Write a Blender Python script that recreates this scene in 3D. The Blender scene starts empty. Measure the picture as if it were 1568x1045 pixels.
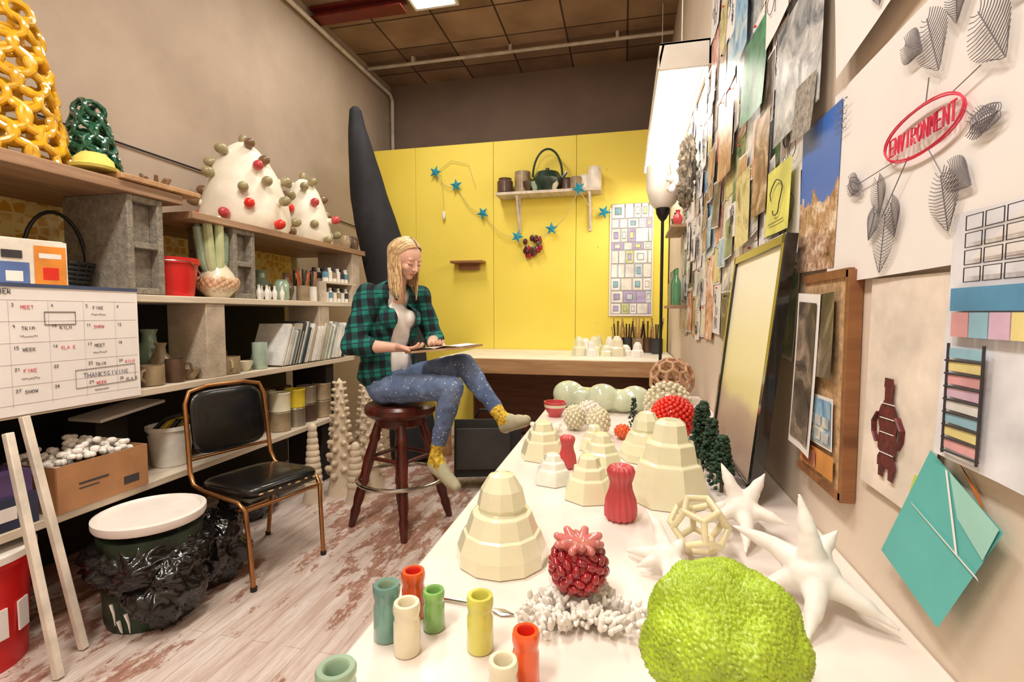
import bpy, math, random, bmesh
from mathutils import Vector, Matrix, noise
random.seed(7)
V=Vector
scene=bpy.context.scene
try:
    scene.view_settings.view_transform='Standard'
except Exception: pass
COL=bpy.context.collection
# ------------------------------------------------------------------ materials
def lin(c): return tuple(((x/12.92) if x<=.04045 else ((x+.055)/1.055)**2.4) for x in c)
_m={}
def newmat(name):
    m=bpy.data.materials.new(name); m.use_nodes=True
    nt=m.node_tree; return m,nt,nt.nodes['Principled BSDF']
def coords(nt,scale=(1,1,1),rot=(0,0,0)):
    tc=nt.nodes.new('ShaderNodeTexCoord'); mp=nt.nodes.new('ShaderNodeMapping')
    mp.inputs['Scale'].default_value=scale; mp.inputs['Rotation'].default_value=rot
    nt.links.new(tc.outputs['Object'],mp.inputs['Vector']); return mp.outputs['Vector']
def ramp(nt,fac,stops,interp='LINEAR'):
    r=nt.nodes.new('ShaderNodeValToRGB'); r.color_ramp.interpolation=interp
    e=r.color_ramp.elements
    while len(e)<len(stops): e.new(.5)
    for i,(p,c) in enumerate(stops):
        e[i].position=p; e[i].color=(*lin(c),1)
    nt.links.new(fac,r.inputs['Fac']); return r.outputs['Color']
def noisetex(nt,vec,scale,detail=4,rough=.55,dist=0):
    n=nt.nodes.new('ShaderNodeTexNoise'); n.inputs['Scale'].default_value=scale
    n.inputs['Detail'].default_value=detail; n.inputs['Roughness'].default_value=rough
    n.inputs['Distortion'].default_value=dist
    nt.links.new(vec,n.inputs['Vector']); return n.outputs['Fac']
def bump(nt,b,h,strength,dist=.01):
    n=nt.nodes.new('ShaderNodeBump'); n.inputs['Strength'].default_value=strength; n.inputs['Distance'].default_value=dist
    nt.links.new(h,n.inputs['Height']); nt.links.new(n.outputs['Normal'],b.inputs['Normal'])
def M(name,col,rough=.55,var=.12,scale=9,bmp=0,metal=0,coat=0,sss=0,bscale=None,alpha=None,trans=0):
    if name in _m: return _m[name]
    m,nt,b=newmat(name)
    v=coords(nt); f=noisetex(nt,v,scale)
    c1=tuple(max(0,x*(1-var)) for x in col); c2=tuple(min(1,x*(1+var*.6)) for x in col)
    nt.links.new(ramp(nt,f,[(.3,c1),(.7,c2)]),b.inputs['Base Color'])
    b.inputs['Roughness'].default_value=rough; b.inputs['Metallic'].default_value=metal
    b.inputs['Coat Weight'].default_value=coat; b.inputs['Coat Roughness'].default_value=.08
    if sss: b.inputs['Subsurface Weight'].default_value=sss; b.inputs['Subsurface Radius'].default_value=(.02,.01,.006)
    if trans: b.inputs['Transmission Weight'].default_value=trans
    if bmp: bump(nt,b,noisetex(nt,v,bscale or scale*6),bmp)
    _m[name]=m; return m
def woodm(name,c1,c2,axis='Y',scale=1,rough=.5):
    if name in _m: return _m[name]
    m,nt,b=newmat(name); s={'X':(1.2,14,14),'Y':(14,1.2,14),'Z':(14,14,1.2)}[axis]
    v=coords(nt,tuple(x*scale for x in s)); f=noisetex(nt,v,1.6,6,.6,.6)
    nt.links.new(ramp(nt,f,[(.3,c1),(.68,c2)]),b.inputs['Base Color']); b.inputs['Roughness'].default_value=rough
    bump(nt,b,f,.15,.004); _m[name]=m; return m
def emis(name,col,strength):
    m,nt,b=newmat(name); b.inputs['Base Color'].default_value=(*lin(col),1)
    b.inputs['Emission Color'].default_value=(*lin(col),1); b.inputs['Emission Strength'].default_value=strength
    _m[name]=m; return m
def photom(i,cols,scale=9):
    name='photo_print_%d'%i
    if name in _m: return _m[name]
    m,nt,b=newmat(name); v=coords(nt,(1,1,1),(i*.7,i*.3,i)); f=noisetex(nt,v,scale,7,.62,1.2)
    n=len(cols); st=[(.32+.36*k/(n-1),c) for k,c in enumerate(cols)]
    nt.links.new(ramp(nt,f,st),b.inputs['Base Color']); b.inputs['Roughness'].default_value=.35
    _m[name]=m; return m
# ------------------------------------------------------------------ mesh builder
def frame(d):
    d=d.normalized(); a=V((0,0,1)) if abs(d.z)<.9 else V((1,0,0))
    x=a.cross(d).normalized(); return x,d.cross(x).normalized(),d
class MB:
    def __init__(s): s.v=[];s.f=[];s.m=[];s.mats=[]
    def mi(s,mat):
        if mat not in s.mats: s.mats.append(mat)
        return s.mats.index(mat)
    def add(s,vs,fs,mat):
        o=len(s.v); i=s.mi(mat); s.v+= [tuple(p) for p in vs]
        for f in fs: s.f.append([k+o for k in f]); s.m.append(i)
    def box(s,c,d,mat,R=None):
        c=V(c); hx,hy,hz=d[0]/2,d[1]/2,d[2]/2
        ps=[V((x,y,z)) for z in(-hz,hz) for y in(-hy,hy) for x in(-hx,hx)]
        if R is not None: ps=[R@p for p in ps]
        s.add([c+p for p in ps],[(0,2,3,1),(4,5,7,6),(0,1,5,4),(2,6,7,3),(0,4,6,2),(1,3,7,5)],mat)
    def lathe(s,prof,o,mat,seg=24,R=None,wob=None,ang0=0):
        o=V(o); vs=[];rows=[]
        for (r,z) in prof:
            if r<1e-6:
                rows.append([len(vs)]); p=V((0,0,z)); vs.append(o+(R@p if R is not None else p))
            else:
                row=[]
                for k in range(seg):
                    a=2*math.pi*k/seg+ang0; rr=r*(wob(a,z) if wob else 1)
                    p=V((rr*math.cos(a),rr*math.sin(a),z)); row.append(len(vs)); vs.append(o+(R@p if R is not None else p))
                rows.append(row)
        s.rows(rows,vs,seg,mat)
    def rows(s,rows,vs,seg,mat):
        fs=[]
        for a,b in zip(rows,rows[1:]):
            if len(a)==1 and len(b)==1: continue
            for k in range(seg):
                k2=(k+1)%seg
                if len(a)==1: fs.append((a[0],b[k2],b[k]))
                elif len(b)==1: fs.append((a[k],a[k2],b[0]))
                else: fs.append((a[k],a[k2],b[k2],b[k]))
        s.add(vs,fs,mat)
    def pad(s,c,ha,hb,th,R,mat,n=4.5,seg=56):
        prof=[(0,-.8),(.6,-.85),(.92,-.8),(.985,-.5),(1,0),(.985,.45),(.93,.75),(.8,.93),(.5,1.05),(0,1.1)]
        c=V(c); vs=[];rows=[]
        for (r,z) in prof:
            if r==0: rows.append([len(vs)]); vs.append(c+R@V((0,0,z*th)))
            else:
                row=[]
                for k in range(seg):
                    a=2*math.pi*k/seg; q=1/((abs(math.cos(a))**n+abs(math.sin(a))**n)**(1/n))
                    row.append(len(vs)); vs.append(c+R@V((ha*r*q*math.cos(a),hb*r*q*math.sin(a),z*th)))
                rows.append(row)
        s.rows(rows,vs,seg,mat)
    def tube(s,pts,rad,mat,seg=8,closed=False,flat=1):
        pts=[V(p) for p in pts]; n=len(pts)
        if not hasattr(rad,'__len__'): rad=[rad]*n
        vs=[];fs=[]; px=None
        for i in range(n):
            if closed: d=pts[(i+1)%n]-pts[i-1]
            else: d=pts[min(i+1,n-1)]-pts[max(i-1,0)]
            if d.length<1e-9: d=V((0,0,1))
            d.normalize()
            if px is None: px,_,_=frame(d)
            px=(px-d*px.dot(d))
            if px.length<1e-6: px,_,_=frame(d)
            px.normalize(); py=d.cross(px)
            for k in range(seg):
                a=2*math.pi*k/seg; vs.append(pts[i]+px*(rad[i]*math.cos(a))+py*(rad[i]*flat*math.sin(a)))
        for i in range(n if closed else n-1):
            j=(i+1)%n
            for k in range(seg):
                k2=(k+1)%seg; fs.append((i*seg+k,i*seg+k2,j*seg+k2,j*seg+k))
        if not closed:
            fs.append(tuple(range(seg))[::-1]); fs.append(tuple((n-1)*seg+k for k in range(seg)))
        s.add(vs,fs,mat)
    def cyl(s,a,b,r1,mat,r2=None,seg=14): s.tube([a,b],[r1,r1 if r2 is None else r2],mat,seg)
    def ell(s,c,r,mat,R=None,seg=16,rings=10,fn=None):
        if not hasattr(r,'__len__'): r=(r,r,r)
        c=V(c); vs=[];fs=[]
        for i in range(rings+1):
            t=math.pi*i/rings
            if i in(0,rings): ds=[V((0,0,math.cos(t)))]
            else: ds=[V((math.sin(t)*math.cos(2*math.pi*k/seg),math.sin(t)*math.sin(2*math.pi*k/seg),math.cos(t))) for k in range(seg)]
            for d in ds:
                e=fn(d) if fn else 0
                p=V((d.x*(r[0]+e),d.y*(r[1]+e),d.z*(r[2]+e)))
                if R is not None: p=R@p
                vs.append(c+p)
        def idx(i,k):
            if i==0: return 0
            if i==rings: return len(vs)-1
            return 1+(i-1)*seg+k%seg
        for i in range(rings):
            for k in range(seg):
                if i==0: fs.append((0,idx(1,k),idx(1,k+1)))
                elif i==rings-1: fs.append((idx(i,k),len(vs)-1,idx(i,k+1)))
                else: fs.append((idx(i,k),idx(i+1,k),idx(i+1,k+1),idx(i,k+1)))
        s.add(vs,fs,mat)
    def cap(s,a,ra,b,rb,mat,seg=14):
        a=V(a);b=V(b);d=b-a;L=d.length
        if L<1e-6: s.ell(a,ra,mat); return
        x,y,z=frame(d); pts=[];rad=[]
        for k in range(5):
            t=math.pi/2*(1-k/4); pts.append(a-z*ra*math.sin(t)); rad.append(max(ra*math.cos(t),1e-4))
        for k in range(5):
            t=math.pi/2*k/4; pts.append(b+z*rb*math.sin(t)); rad.append(max(rb*math.cos(t),1e-4))
        s.tube(pts,rad,mat,seg)
    def chain(s,pr,mat):
        for (a,ra),(b,rb) in zip(pr,pr[1:]): s.cap(a,ra,b,rb,mat)
    def obj(s,name,parent=None,bevel=0,smooth=35,flat=False,sub=0):
        me=bpy.data.meshes.new(name); me.from_pydata(s.v,[],s.f)
        for m in s.mats: me.materials.append(m)
        me.polygons.foreach_set('material_index',s.m)
        if not flat:
            me.polygons.foreach_set('use_smooth',[True]*len(me.polygons))
            try: me.set_sharp_from_angle(angle=math.radians(smooth))
            except Exception: pass
        me.update(); o=bpy.data.objects.new(name,me); COL.objects.link(o)
        if parent: o.parent=parent
        if bevel:
            b=o.modifiers.new('bevel','BEVEL'); b.width=bevel; b.segments=2; b.limit_method='ANGLE'; b.angle_limit=.9
        return o
def blob(mb,name,voxel,mats,fn=None,parent=None,it=4,disp=None,cut=None,solid=0):
    o=mb.obj(name+'_src'); r=o.modifiers.new('r','REMESH'); r.mode='VOXEL'; r.voxel_size=voxel
    s=o.modifiers.new('s','SMOOTH'); s.iterations=it; s.factor=.5
    dg=bpy.context.evaluated_depsgraph_get(); me=bpy.data.meshes.new_from_object(o.evaluated_get(dg))
    src=o.data; bpy.data.objects.remove(o); bpy.data.meshes.remove(src)
    me.name=name; me.materials.clear()
    for m in mats: me.materials.append(m)
    me.update()
    if disp:
        ns=[v.normal.copy() for v in me.vertices]
        for v,n in zip(me.vertices,ns): v.co=v.co+n*disp(v.co,n)
        me.update()
    for p in me.polygons:
        p.use_smooth=True; p.material_index=fn(p.center,p.normal) if fn else 0
    if cut:
        bm=bmesh.new(); bm.from_mesh(me)
        bmesh.ops.delete(bm,geom=[f for f in bm.faces if cut(f.calc_center_median(),f.normal)],context='FACES')
        for _ in range(8):
            new=[]
            for v in [v for v in bm.verts if v.is_boundary]:
                nb=[e.other_vert(v) for e in v.link_edges if e.is_boundary]
                if len(nb)==2: new.append((v,(nb[0].co+nb[1].co)*.25+v.co*.5))
            for v,c in new: v.co=c
        bm.to_mesh(me); bm.free()
    o=bpy.data.objects.new(name,me); COL.objects.link(o)
    if solid:
        q=o.modifiers.new('solid','SOLIDIFY'); q.thickness=solid; q.offset=0
    if parent: o.parent=parent
    return o
def empty(name,loc=(0,0,0)):
    e=bpy.data.objects.new(name,None); COL.objects.link(e); return e
def fib(n):
    g=math.pi*(3-math.sqrt(5))
    for i in range(n):
        z=1-2*(i+.5)/n; r=math.sqrt(1-z*z); yield V((r*math.cos(g*i),r*math.sin(g*i),z))
def rotz(a): return Matrix.Rotation(a,3,'Z')
# ------------------------------------------------------------------ common materials
white_cer=M('white_ceramic',(.93,.90,.85),.35,.04,bmp=.05)
matte_white=M('bisque_white',(.93,.91,.88),.6,.05,bmp=.1)
cream=M('cream_ceramic',(.88,.85,.74),.3,.05,coat=.4)
pale=M('pale_yellow_slipcast',(.91,.90,.77),.2,.03,coat=.8,sss=.12)
paper=M('paper_white',(.93,.91,.90),.7,.03,scale=3)
ink=M('pencil_ink',(.22,.20,.22),.7)
redink=M('red_marker',(.85,.2,.32),.6)
black=M('black_paint',(.05,.05,.055),.45)
blackv=M('black_vinyl',(.045,.05,.05),.28,coat=.3,bmp=.05)
chrome=M('chrome',(.8,.78,.74),.2,metal=1)
gold=M('brass_tube',(.70,.50,.32),.32,metal=.9)
plank=woodm('shelf_plank',(.50,.38,.28),(.70,.56,.44),'Y')
plankw=woodm('shelf_plank_painted',(.74,.68,.60),(.88,.83,.75),'Y')
darkwood=woodm('dark_red_wood',(.20,.07,.05),(.38,.15,.10),'Z',rough=.3)
tan=woodm('tan_wood',(.62,.46,.30),(.78,.62,.45),'X')
concrete=M('cinder_concrete',(.55,.52,.47),.9,.18,scale=40,bmp=.6,bscale=120)
stoneware=M('stoneware',(.62,.54,.42),.4,.2,coat=.3)
brownpot=M('brown_pot',(.35,.25,.19),.4,.2,coat=.3)
celadon=M('celadon',(.58,.68,.58),.25,.12,coat=.7)
teal=M('teal_glaze',(.42,.60,.56),.2,.15,coat=.8)
orange=M('orange_glaze',(.92,.36,.12),.25,.1,coat=.8)
greeng=M('green_glaze',(.50,.70,.38),.2,.15,coat=.8)
yellowg=M('yellow_glaze',(.86,.85,.38),.25,.1,coat=.7)
crimson=M('crimson_glaze',(.60,.07,.14),.16,.3,coat=1)
redm=M('red_matte_glaze',(.78,.27,.29),.35,.12,coat=.4)
redbright=M('bright_red',(.88,.17,.11),.3,.1,coat=.5)
dkgreen=M('dark_green_glaze',(.05,.32,.22),.25,.2,coat=.8)
goldyel=M('gold_yellow_glaze',(.86,.65,.10),.28,.14,coat=.7)
# ------------------------------------------------------------------ room shell
XL,XR,YB,ZC=-2.88,.45,5.8,4.12
def wallmat(name,c1,c2,scale=1.3,rough=.8,bm=.12):
    m,nt,b=newmat(name); v=coords(nt); f=noisetex(nt,v,scale,6,.6)
    nt.links.new(ramp(nt,f,[(.3,c1),(.7,c2)]),b.inputs['Base Color']); b.inputs['Roughness'].default_value=rough
    bump(nt,b,noisetex(nt,v,60,4),bm,.01); return m
wl=wallmat('taupe_plaster',(.64,.57,.50),(.72,.65,.58))
wb=wallmat('brown_plaster',(.45,.38,.33),(.52,.44,.38))
wr=wallmat('beige_wallboard',(.82,.75,.68),(.88,.82,.75))
def slab(name,c,d,mat):
    b=MB(); b.box(c,d,mat); return b.obj(name,flat=True)
Y0=-2.2
slab('wall_left',(XL-.06,(Y0+YB)/2,ZC/2),(.12,YB-Y0+.24,ZC),wl)
slab('wall_right',(XR+.06,(Y0+YB)/2,ZC/2),(.12,YB-Y0+.24,ZC),wr)
slab('wall_back',((XL+XR)/2,YB+.06,ZC/2),(XR-XL,.12,ZC),wb)
slab('wall_front',((XL+XR)/2,Y0-.06,ZC/2),(XR-XL,.12,ZC),wr)
# floor: worn, chipped paint over brown boards
m,nt,b=newmat('worn_painted_planks'); v=coords(nt,(1,1,1),(0,0,math.pi/2))
br=nt.nodes.new('ShaderNodeTexBrick'); nt.links.new(v,br.inputs['Vector'])
for k,x in (('Scale',1),('Brick Width',1.6),('Row Height',.075),('Mortar Size',.0018),('Mortar Smooth',.5),('Bias',0)): br.inputs[k].default_value=x
br.inputs['Color1'].default_value=(*lin((.87,.82,.79)),1); br.inputs['Color2'].default_value=(*lin((.84,.78,.745)),1); br.inputs['Mortar'].default_value=(*lin((.70,.62,.56)),1)
wv=nt.nodes.new('ShaderNodeTexNoise'); wv.inputs['Scale'].default_value=4.2; wv.inputs['Detail'].default_value=13; wv.inputs['Roughness'].default_value=.76
nt.links.new(coords(nt,(1.7,.75,1)),wv.inputs['Vector'])
big=noisetex(nt,coords(nt),.9,2); sm_=nt.nodes.new('ShaderNodeMath'); sm_.operation='MULTIPLY_ADD'; sm_.inputs[1].default_value=.55
nt.links.new(big,sm_.inputs[0]); nt.links.new(wv.outputs['Fac'],sm_.inputs[2])
mk=ramp(nt,sm_.outputs[0],[(.795,(0,0,0)),(.825,(.95,.95,.95))])
f3=noisetex(nt,coords(nt,(6,1.2,1)),8,8,.7); brn=ramp(nt,f3,[(.3,(.48,.29,.22)),(.55,(.66,.48,.40)),(.72,(.80,.70,.64))])
mx=nt.nodes.new('ShaderNodeMix'); mx.data_type='RGBA'; nt.links.new(mk,mx.inputs[0]); nt.links.new(br.outputs['Color'],mx.inputs[6]); nt.links.new(brn,mx.inputs[7])
st_=ramp(nt,noisetex(nt,coords(nt,(5,.6,1)),5,9,.7),[(.40,(.86,.80,.76)),(.60,(1,1,1))])
m2=nt.nodes.new('ShaderNodeMix'); m2.data_type='RGBA'; m2.blend_type='MULTIPLY'; m2.inputs[0].default_value=.8; nt.links.new(mx.outputs[2],m2.inputs[6]); nt.links.new(st_,m2.inputs[7])
nt.links.new(m2.outputs[2],b.inputs['Base Color']); b.inputs['Roughness'].default_value=.5; bump(nt,b,wv.outputs['Fac'],.2,.01)
slab('floor',((XL+XR)/2,(Y0+YB)/2,-.05),(XR-XL+.24,YB-Y0+.24,.1),m)
# ceiling
m,nt,b=newmat('ceiling_tiles'); v=coords(nt)
br=nt.nodes.new('ShaderNodeTexBrick'); nt.links.new(v,br.inputs['Vector']); br.offset=0
for k,x in (('Scale',1),('Brick Width',.6),('Row Height',.5),('Mortar Size',.010),('Bias',-.3)): br.inputs[k].default_value=x
br.inputs['Color1'].default_value=(*lin((.54,.43,.34)),1); br.inputs['Color2'].default_value=(*lin((.76,.63,.50)),1); br.inputs['Mortar'].default_value=(*lin((.30,.22,.17)),1)
mx=nt.nodes.new('ShaderNodeMix'); mx.data_type='RGBA'; mx.blend_type='MULTIPLY'; mx.inputs[0].default_value=.6
nt.links.new(br.outputs['Color'],mx.inputs[6]); nt.links.new(ramp(nt,noisetex(nt,v,2.5,7),[(.3,(.6,.55,.5)),(.7,(1,1,1))]),mx.inputs[7])
nt.links.new(mx.outputs[2],b.inputs['Base Color']); b.inputs['Roughness'].default_value=.9
slab('ceiling',((XL+XR)/2,(Y0+YB)/2,ZC+.05),(XR-XL+.24,YB-Y0+.24,.1),m)
wp=M('white_painted_pipe',(.80,.76,.70),.4)
b=MB(); b.tube([(-2.83,Y0,3.98),(-2.83,5.68,3.98),(-2.83,5.74,3.93),(-2.83,5.74,3.1)],.022,wp,10)
b.obj('trim_1')
b=MB(); b.tube([(-2.86,5.2,4.06),(.44,5.2,4.06)],.018,wp,10)
for x in (-2.3,-1.2,-.1): b.box((x,5.2,4.09),(.03,.07,.06),wp)
b.obj('trim_2')
b=MB(); bm_=M('maroon_beam',(.42,.13,.10),.5)
b.box((-2.4,4.20,4.10),(.9,.14,.02),bm_); b.box((-2.4,4.20,4.06),(.9,.02,.08),bm_); b.box((-2.4,4.20,4.02),(.9,.14,.015),bm_)
b.obj('trim_3')
b=MB(); b.tube([(-2.868,.2,2.29),(-2.868,2.2,2.29),(-2.868,3.4,2.285),(-2.868,5.0,2.24)],.006,black,6); b.obj('wall_cable')
# yellow partition
m,nt,b_=newmat('yellow_paint'); v=coords(nt); f=noisetex(nt,v,1.2,5)
nt.links.new(ramp(nt,f,[(.3,(.92,.83,.30)),(.7,(.96,.88,.38))]),b_.inputs['Base Color']); b_.inputs['Roughness'].default_value=.6
yel=m
b=MB(); xs=[-2.86,-2.34,-1.42,-.51,.44]
for a,c in zip(xs,xs[1:]): b.box(((a+c)/2,5.33,1.59),(c-a-.004,.05,3.18),yel)
b.box((-1.21,5.37,1.6),(3.3,.02,3.1),M('drywall_brown',(.6,.5,.3)))
for x in (-2.0,-1.0,-.2):
    for z in (1.2,2.0,2.8): b.ell((x+.1*math.sin(z*9),5.304,z),(.008,.003,.008),M('screw_patch',(.86,.80,.5),.5),seg=8,rings=5)
b.obj('wall_yellow_partition',bevel=.002)
# ------------------------------------------------------------------ back table
b=MB(); tw=M('worktop_white',(.93,.90,.84),.4,.06,scale=4)
b.box((-.60,4.72,.885),(2.08,1.16,.03),tw)
b.box((-.60,4.15,.835),(2.08,.03,.13),tan); b.box((-1.62,4.7,.82),(.03,1.1,.10),tan)
for x in(-1.58,.38):
    for y in(4.2,5.2): b.box((x,y,.435),(.08,.08,.87),tan)
b.box((-.6,5.0,.45),(1.9,.02,.8),woodm('brown_panel',(.36,.22,.14),(.48,.31,.2),'X'))
b.obj('back_work_table',bevel=.004)
# ------------------------------------------------------------------ right table
b=MB(); tt=M('plaster_tabletop',(.92,.875,.84),.35,.06,scale=5,bmp=.03)
b.box((.027,1.2,.78),(.844,3.8,.04),tt); b.box((-.38,1.2,.71),(.03,3.8,.10),tan)
for y in(-.5,1.3,3.0):
    for x in(-.33,.38): b.box((x,y,.38),(.08,.08,.76),tan)
b.obj('long_work_table',bevel=.006)
# ------------------------------------------------------------------ left shelving
b=MB()
xs0=-2.535
b.box((xs0,1.2,1.875),(.67,1.8,.05),plank); b.box((-2.25,1.98,1.915),(.14,.42,.025),tan)
b.box((xs0,3.03,1.815),(.67,1.75,.04),plank)
b.box((xs0,2.1,1.37),(.67,3.3,.035),plankw)
b.box((xs0,2.1,.925),(.67,3.2,.035),plankw)
b.box((xs0,2.0,.475),(.67,3.0,.035),plankw)
dk=M('shelf_shade_and_dark_parts',(.13,.10,.09),.8)
b.box((-2.865,2.1,.69),(.01,3.2,1.36),dk)  # dark sheet laid over the wall, standing in for shade between shelves
def cinder(c,d):
    x,y,z=c; dx,dy,dz=d
    b.box((x,y-dy/2+.015,z),(dx,.03,dz),concrete); b.box((x,y+dy/2-.015,z),(dx,.03,dz),concrete)
    for k in(-.5,0,.5): b.box((x,y,z+k*(dz-.03)),(dx,dy-.06,.03),concrete)
    b.box((x-.02,y,z),(dx-.06,dy-.06,dz-.06),concrete)
cinder((-2.41,1.91,1.62),(.38,.18,.46)); cinder((-2.38,2.53,1.593),(.32,.17,.41))
for y in (.8,): cinder((-2.41,y,1.62),(.38,.18,.46))
pb=M('painted_block',(.74,.68,.60),.8,.12,bmp=.3)
for y in(2.29,3.3,1.0): b.box((-2.34,y,1.148),(.26,.13,.41),pb)
b.box((-2.38,3.78,1.593),(.32,.12,.41),pb)
for y in(.9,2.45,3.42): b.box((-2.4,y,.70),(.3,.1,.415),dk)
for y in(.7,3.35): b.box((-2.4,y,.23),(.3,.1,.455),dk)
b.obj('storage_shelving',bevel=.004)
m,nt,b_=newmat('amber_pattern_cloth'); v=coords(nt,(1,1,1))
vo=nt.nodes.new('ShaderNodeTexVoronoi'); vo.inputs['Scale'].default_value=20; vo.inputs['Randomness'].default_value=.4; vo.feature='DISTANCE_TO_EDGE'; nt.links.new(v,vo.inputs['Vector'])
nt.links.new(ramp(nt,vo.outputs['Distance'],[(.05,(.97,.88,.58)),(.14,(.88,.64,.18))]),b_.inputs['Base Color']); b_.inputs['Roughness'].default_value=.5
b=MB(); b.box((-2.866,2.3,1.63),(.012,3.0,.44),m); b.obj('patterned_cloth')
# ------------------------------------------------------------------ lattice cones
def lattice(name,c,r,h,mat,rr,tr,taper=.28):
    b=MB(); c=V(c); z=rr*.75; row=0
    while z<h-rr*.3:
        t=z/h; R=r*(1-t*(1-taper))
        if t>.8: R*=math.sqrt(max(.05,1-((t-.8)/.25)**2))
        n=max(4,round(2*math.pi*R/(rr*1.75)))
        for k in range(n):
            a=2*math.pi*(k+.5*(row%2))/n+random.uniform(-.07,.07)
            nrm=V((math.cos(a),math.sin(a),.25)).normalized(); x,y,_=frame(nrm)
            cen=c+V((R*math.cos(a),R*math.sin(a),z)); q=rr*random.uniform(.9,1.12); sq=random.uniform(.85,1.1)
            b.tube([cen+x*(q*math.cos(u))+y*(q*sq*math.sin(u))+nrm*random.uniform(-.004,.004) for u in [2*math.pi*i/14 for i in range(14)]],tr*random.uniform(.9,1.1),mat,9,closed=True)
        z+=rr*1.42; row+=1
    return b.obj(name)
lattice('yellow_lattice_sculpture',(-2.49,1.57,1.902),.175,.66,goldyel,.052,.0145,.42)
lattice('green_lattice_sculpture',(-2.52,1.90,1.902),.130,.41,dkgreen,.040,.0115,.3)
b=MB(); b.lathe([(.0,.005),(.085,.0),(.09,.012),(.075,.02),(.07,.045),(.045,.07),(.0,.08)],(-2.28,1.73,1.928),M('lemon_felt',(.86,.80,.40),.7,bmp=.2),24); b.obj('yellow_dome_bowl')
olive=M('olive_knob',(.62,.58,.42),.4,coat=.4); bk=M('brown_knob',(.48,.36,.25),.4,coat=.4)
def knobtree(name,c,r,h,n,seed):
    rnd=random.Random(seed); b=MB(); c=V(c)
    prof=[(0,0),(r*.93,0),(r,.08*h),(r*.98,.2*h),(r*.89,.42*h),(r*.71,.63*h),(r*.50,.81*h),(r*.30,.93*h),(r*.14,.985*h),(0,h)]
    def wob(a,z): return 1+.05*math.sin(3*a+z*9+seed)+.03*math.sin(5*a-z*14)
    b.lathe(prof,c,M('cream_bisque',(.92,.89,.82),.5,.05),40,wob=wob)
    for i in range(n):
        t=(i+.5)/n*.90+.05; a=i*2.4+rnd.uniform(-.3,.3); zz=t*h; R=r*.5
        for (r1,z1),(r2,z2) in zip(prof[1:],prof[2:]):
            if z1<=zz<=z2: R=r1+(r2-r1)*(zz-z1)/(z2-z1+1e-9)
        d=V((math.cos(a),math.sin(a),.25)).normalized(); p=c+V((R*math.cos(a),R*math.sin(a),zz))
        m=[redbright,olive,bk,redm,olive][(i+rnd.randrange(2))%5]; L=rnd.uniform(.008,.035); x,y,z=frame(d); Rm=Matrix((x,y,z)).transposed()
        b.cyl(p-d*.04,p+d*L,.026,_m['cream_bisque'],.022,10); b.ell(p+d*(L+.012),(.033,.033,.042),m,Rm,12,8)
    p=c+V((0,0,h)); b.ell(p+V((0,0,.015)),(.028,.028,.038),olive)
    b.obj(name,smooth=50)
knobtree('knobbed_ceramic_tree',(-2.53,2.90,1.837),.285,.62,27,3)
knobtree('knobbed_ceramic_tree.001',(-2.55,3.56,1.837),.22,.55,22,8)
b=MB()
b.lathe([(0,0),(.05,0),(.06,.05),(.05,.1),(.035,.11),(0,.11)],(-2.27,3.80,1.837),brownpot,16)
b.lathe([(0,0),(.035,0),(.045,.05),(.03,.1),(0,.1)],(-2.25,3.68,1.837),stoneware,16)
b.obj('small_clay_pots')
b=MB()
for k in range(8):
    a=k*.8; b.cyl((-2.3+.03*math.cos(a),2.04+.03*math.sin(a),1.93),(-2.3+.06*math.cos(a),2.04+.06*math.sin(a),1.97+.01*(k%3)),.012,bk,.008,8)
b.ell((-2.3,2.04,1.94),(.04,.04,.014),bk); b.obj('clay_sprig')
# ------------------------------------------------------------------ middle shelf things
MZ=1.389
redpl=M('red_plastic',(.82,.12,.12),.35,.06)
b=MB(); b.lathe([(0,.005),(.108,0),(.111,.01),(.132,.17),(.140,.17),(.142,.20),(.134,.20),(.129,.18),(.105,.02),(0,.02)],(-2.35,2.14,MZ),redpl,32)
b.tube([(-2.35+.140*math.cos(a),2.14+.140*math.sin(a),MZ+.18-.10*math.sin(max(0,a))) for a in [math.pi*i/14-1.0 for i in range(15)]],.003,chrome,6)
b.obj('red_plastic_pail')
b=MB(); cz=V((-2.30,2.405,MZ))
b.lathe([(0,0),(.06,0),(.10,.05),(.105,.09),(.085,.14),(.05,.19),(.045,.26),(.05,.30),(.03,.33),(0,.34)],cz,cream,24)
pn=M('pinkish_nodule',(.85,.70,.56),.4)
for i,d in enumerate(fib(150)):
    if d.z<.25: b.ell(cz+V((0,0,.09))+V((d.x*.1,d.y*.1,d.z*.073)),.017,pn,seg=8,rings=5)
for i in range(7):
    a=i*.9; x0=.045*math.cos(a); y0=.06*math.sin(a)-.03; hh=.32+.035*(i%3)+(.12 if i%3==0 else 0)
    b.tube([cz+V((x0*.6,y0*.6,.12)),cz+V((x0,y0,.22)),cz+V((x0*1.3,y0*1.3,hh)),cz+V((x0*1.3,y0*1.3,hh+.02))],[.02,.028,.024,.008],celadon if i%2 else M('pale_green',(.76,.80,.62),.3,coat=.5),10)
b.obj('cactus_vase')
b=MB(); Rb=rotz(-.25)
blue=M('box_blue',(.35,.45,.68),.5); boxor=M('box_orange',(.88,.55,.20),.5); boxw=M('box_white',(.90,.87,.82),.5)
b.box((-2.36,1.50,MZ+.10),(.16,.22,.20),boxw,Rb)
fo=V((math.cos(-.25),math.sin(-.25),0)); sd=V((-fo.y,fo.x,0)); o_=V((-2.36,1.50,MZ))+fo*.0815
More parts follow.
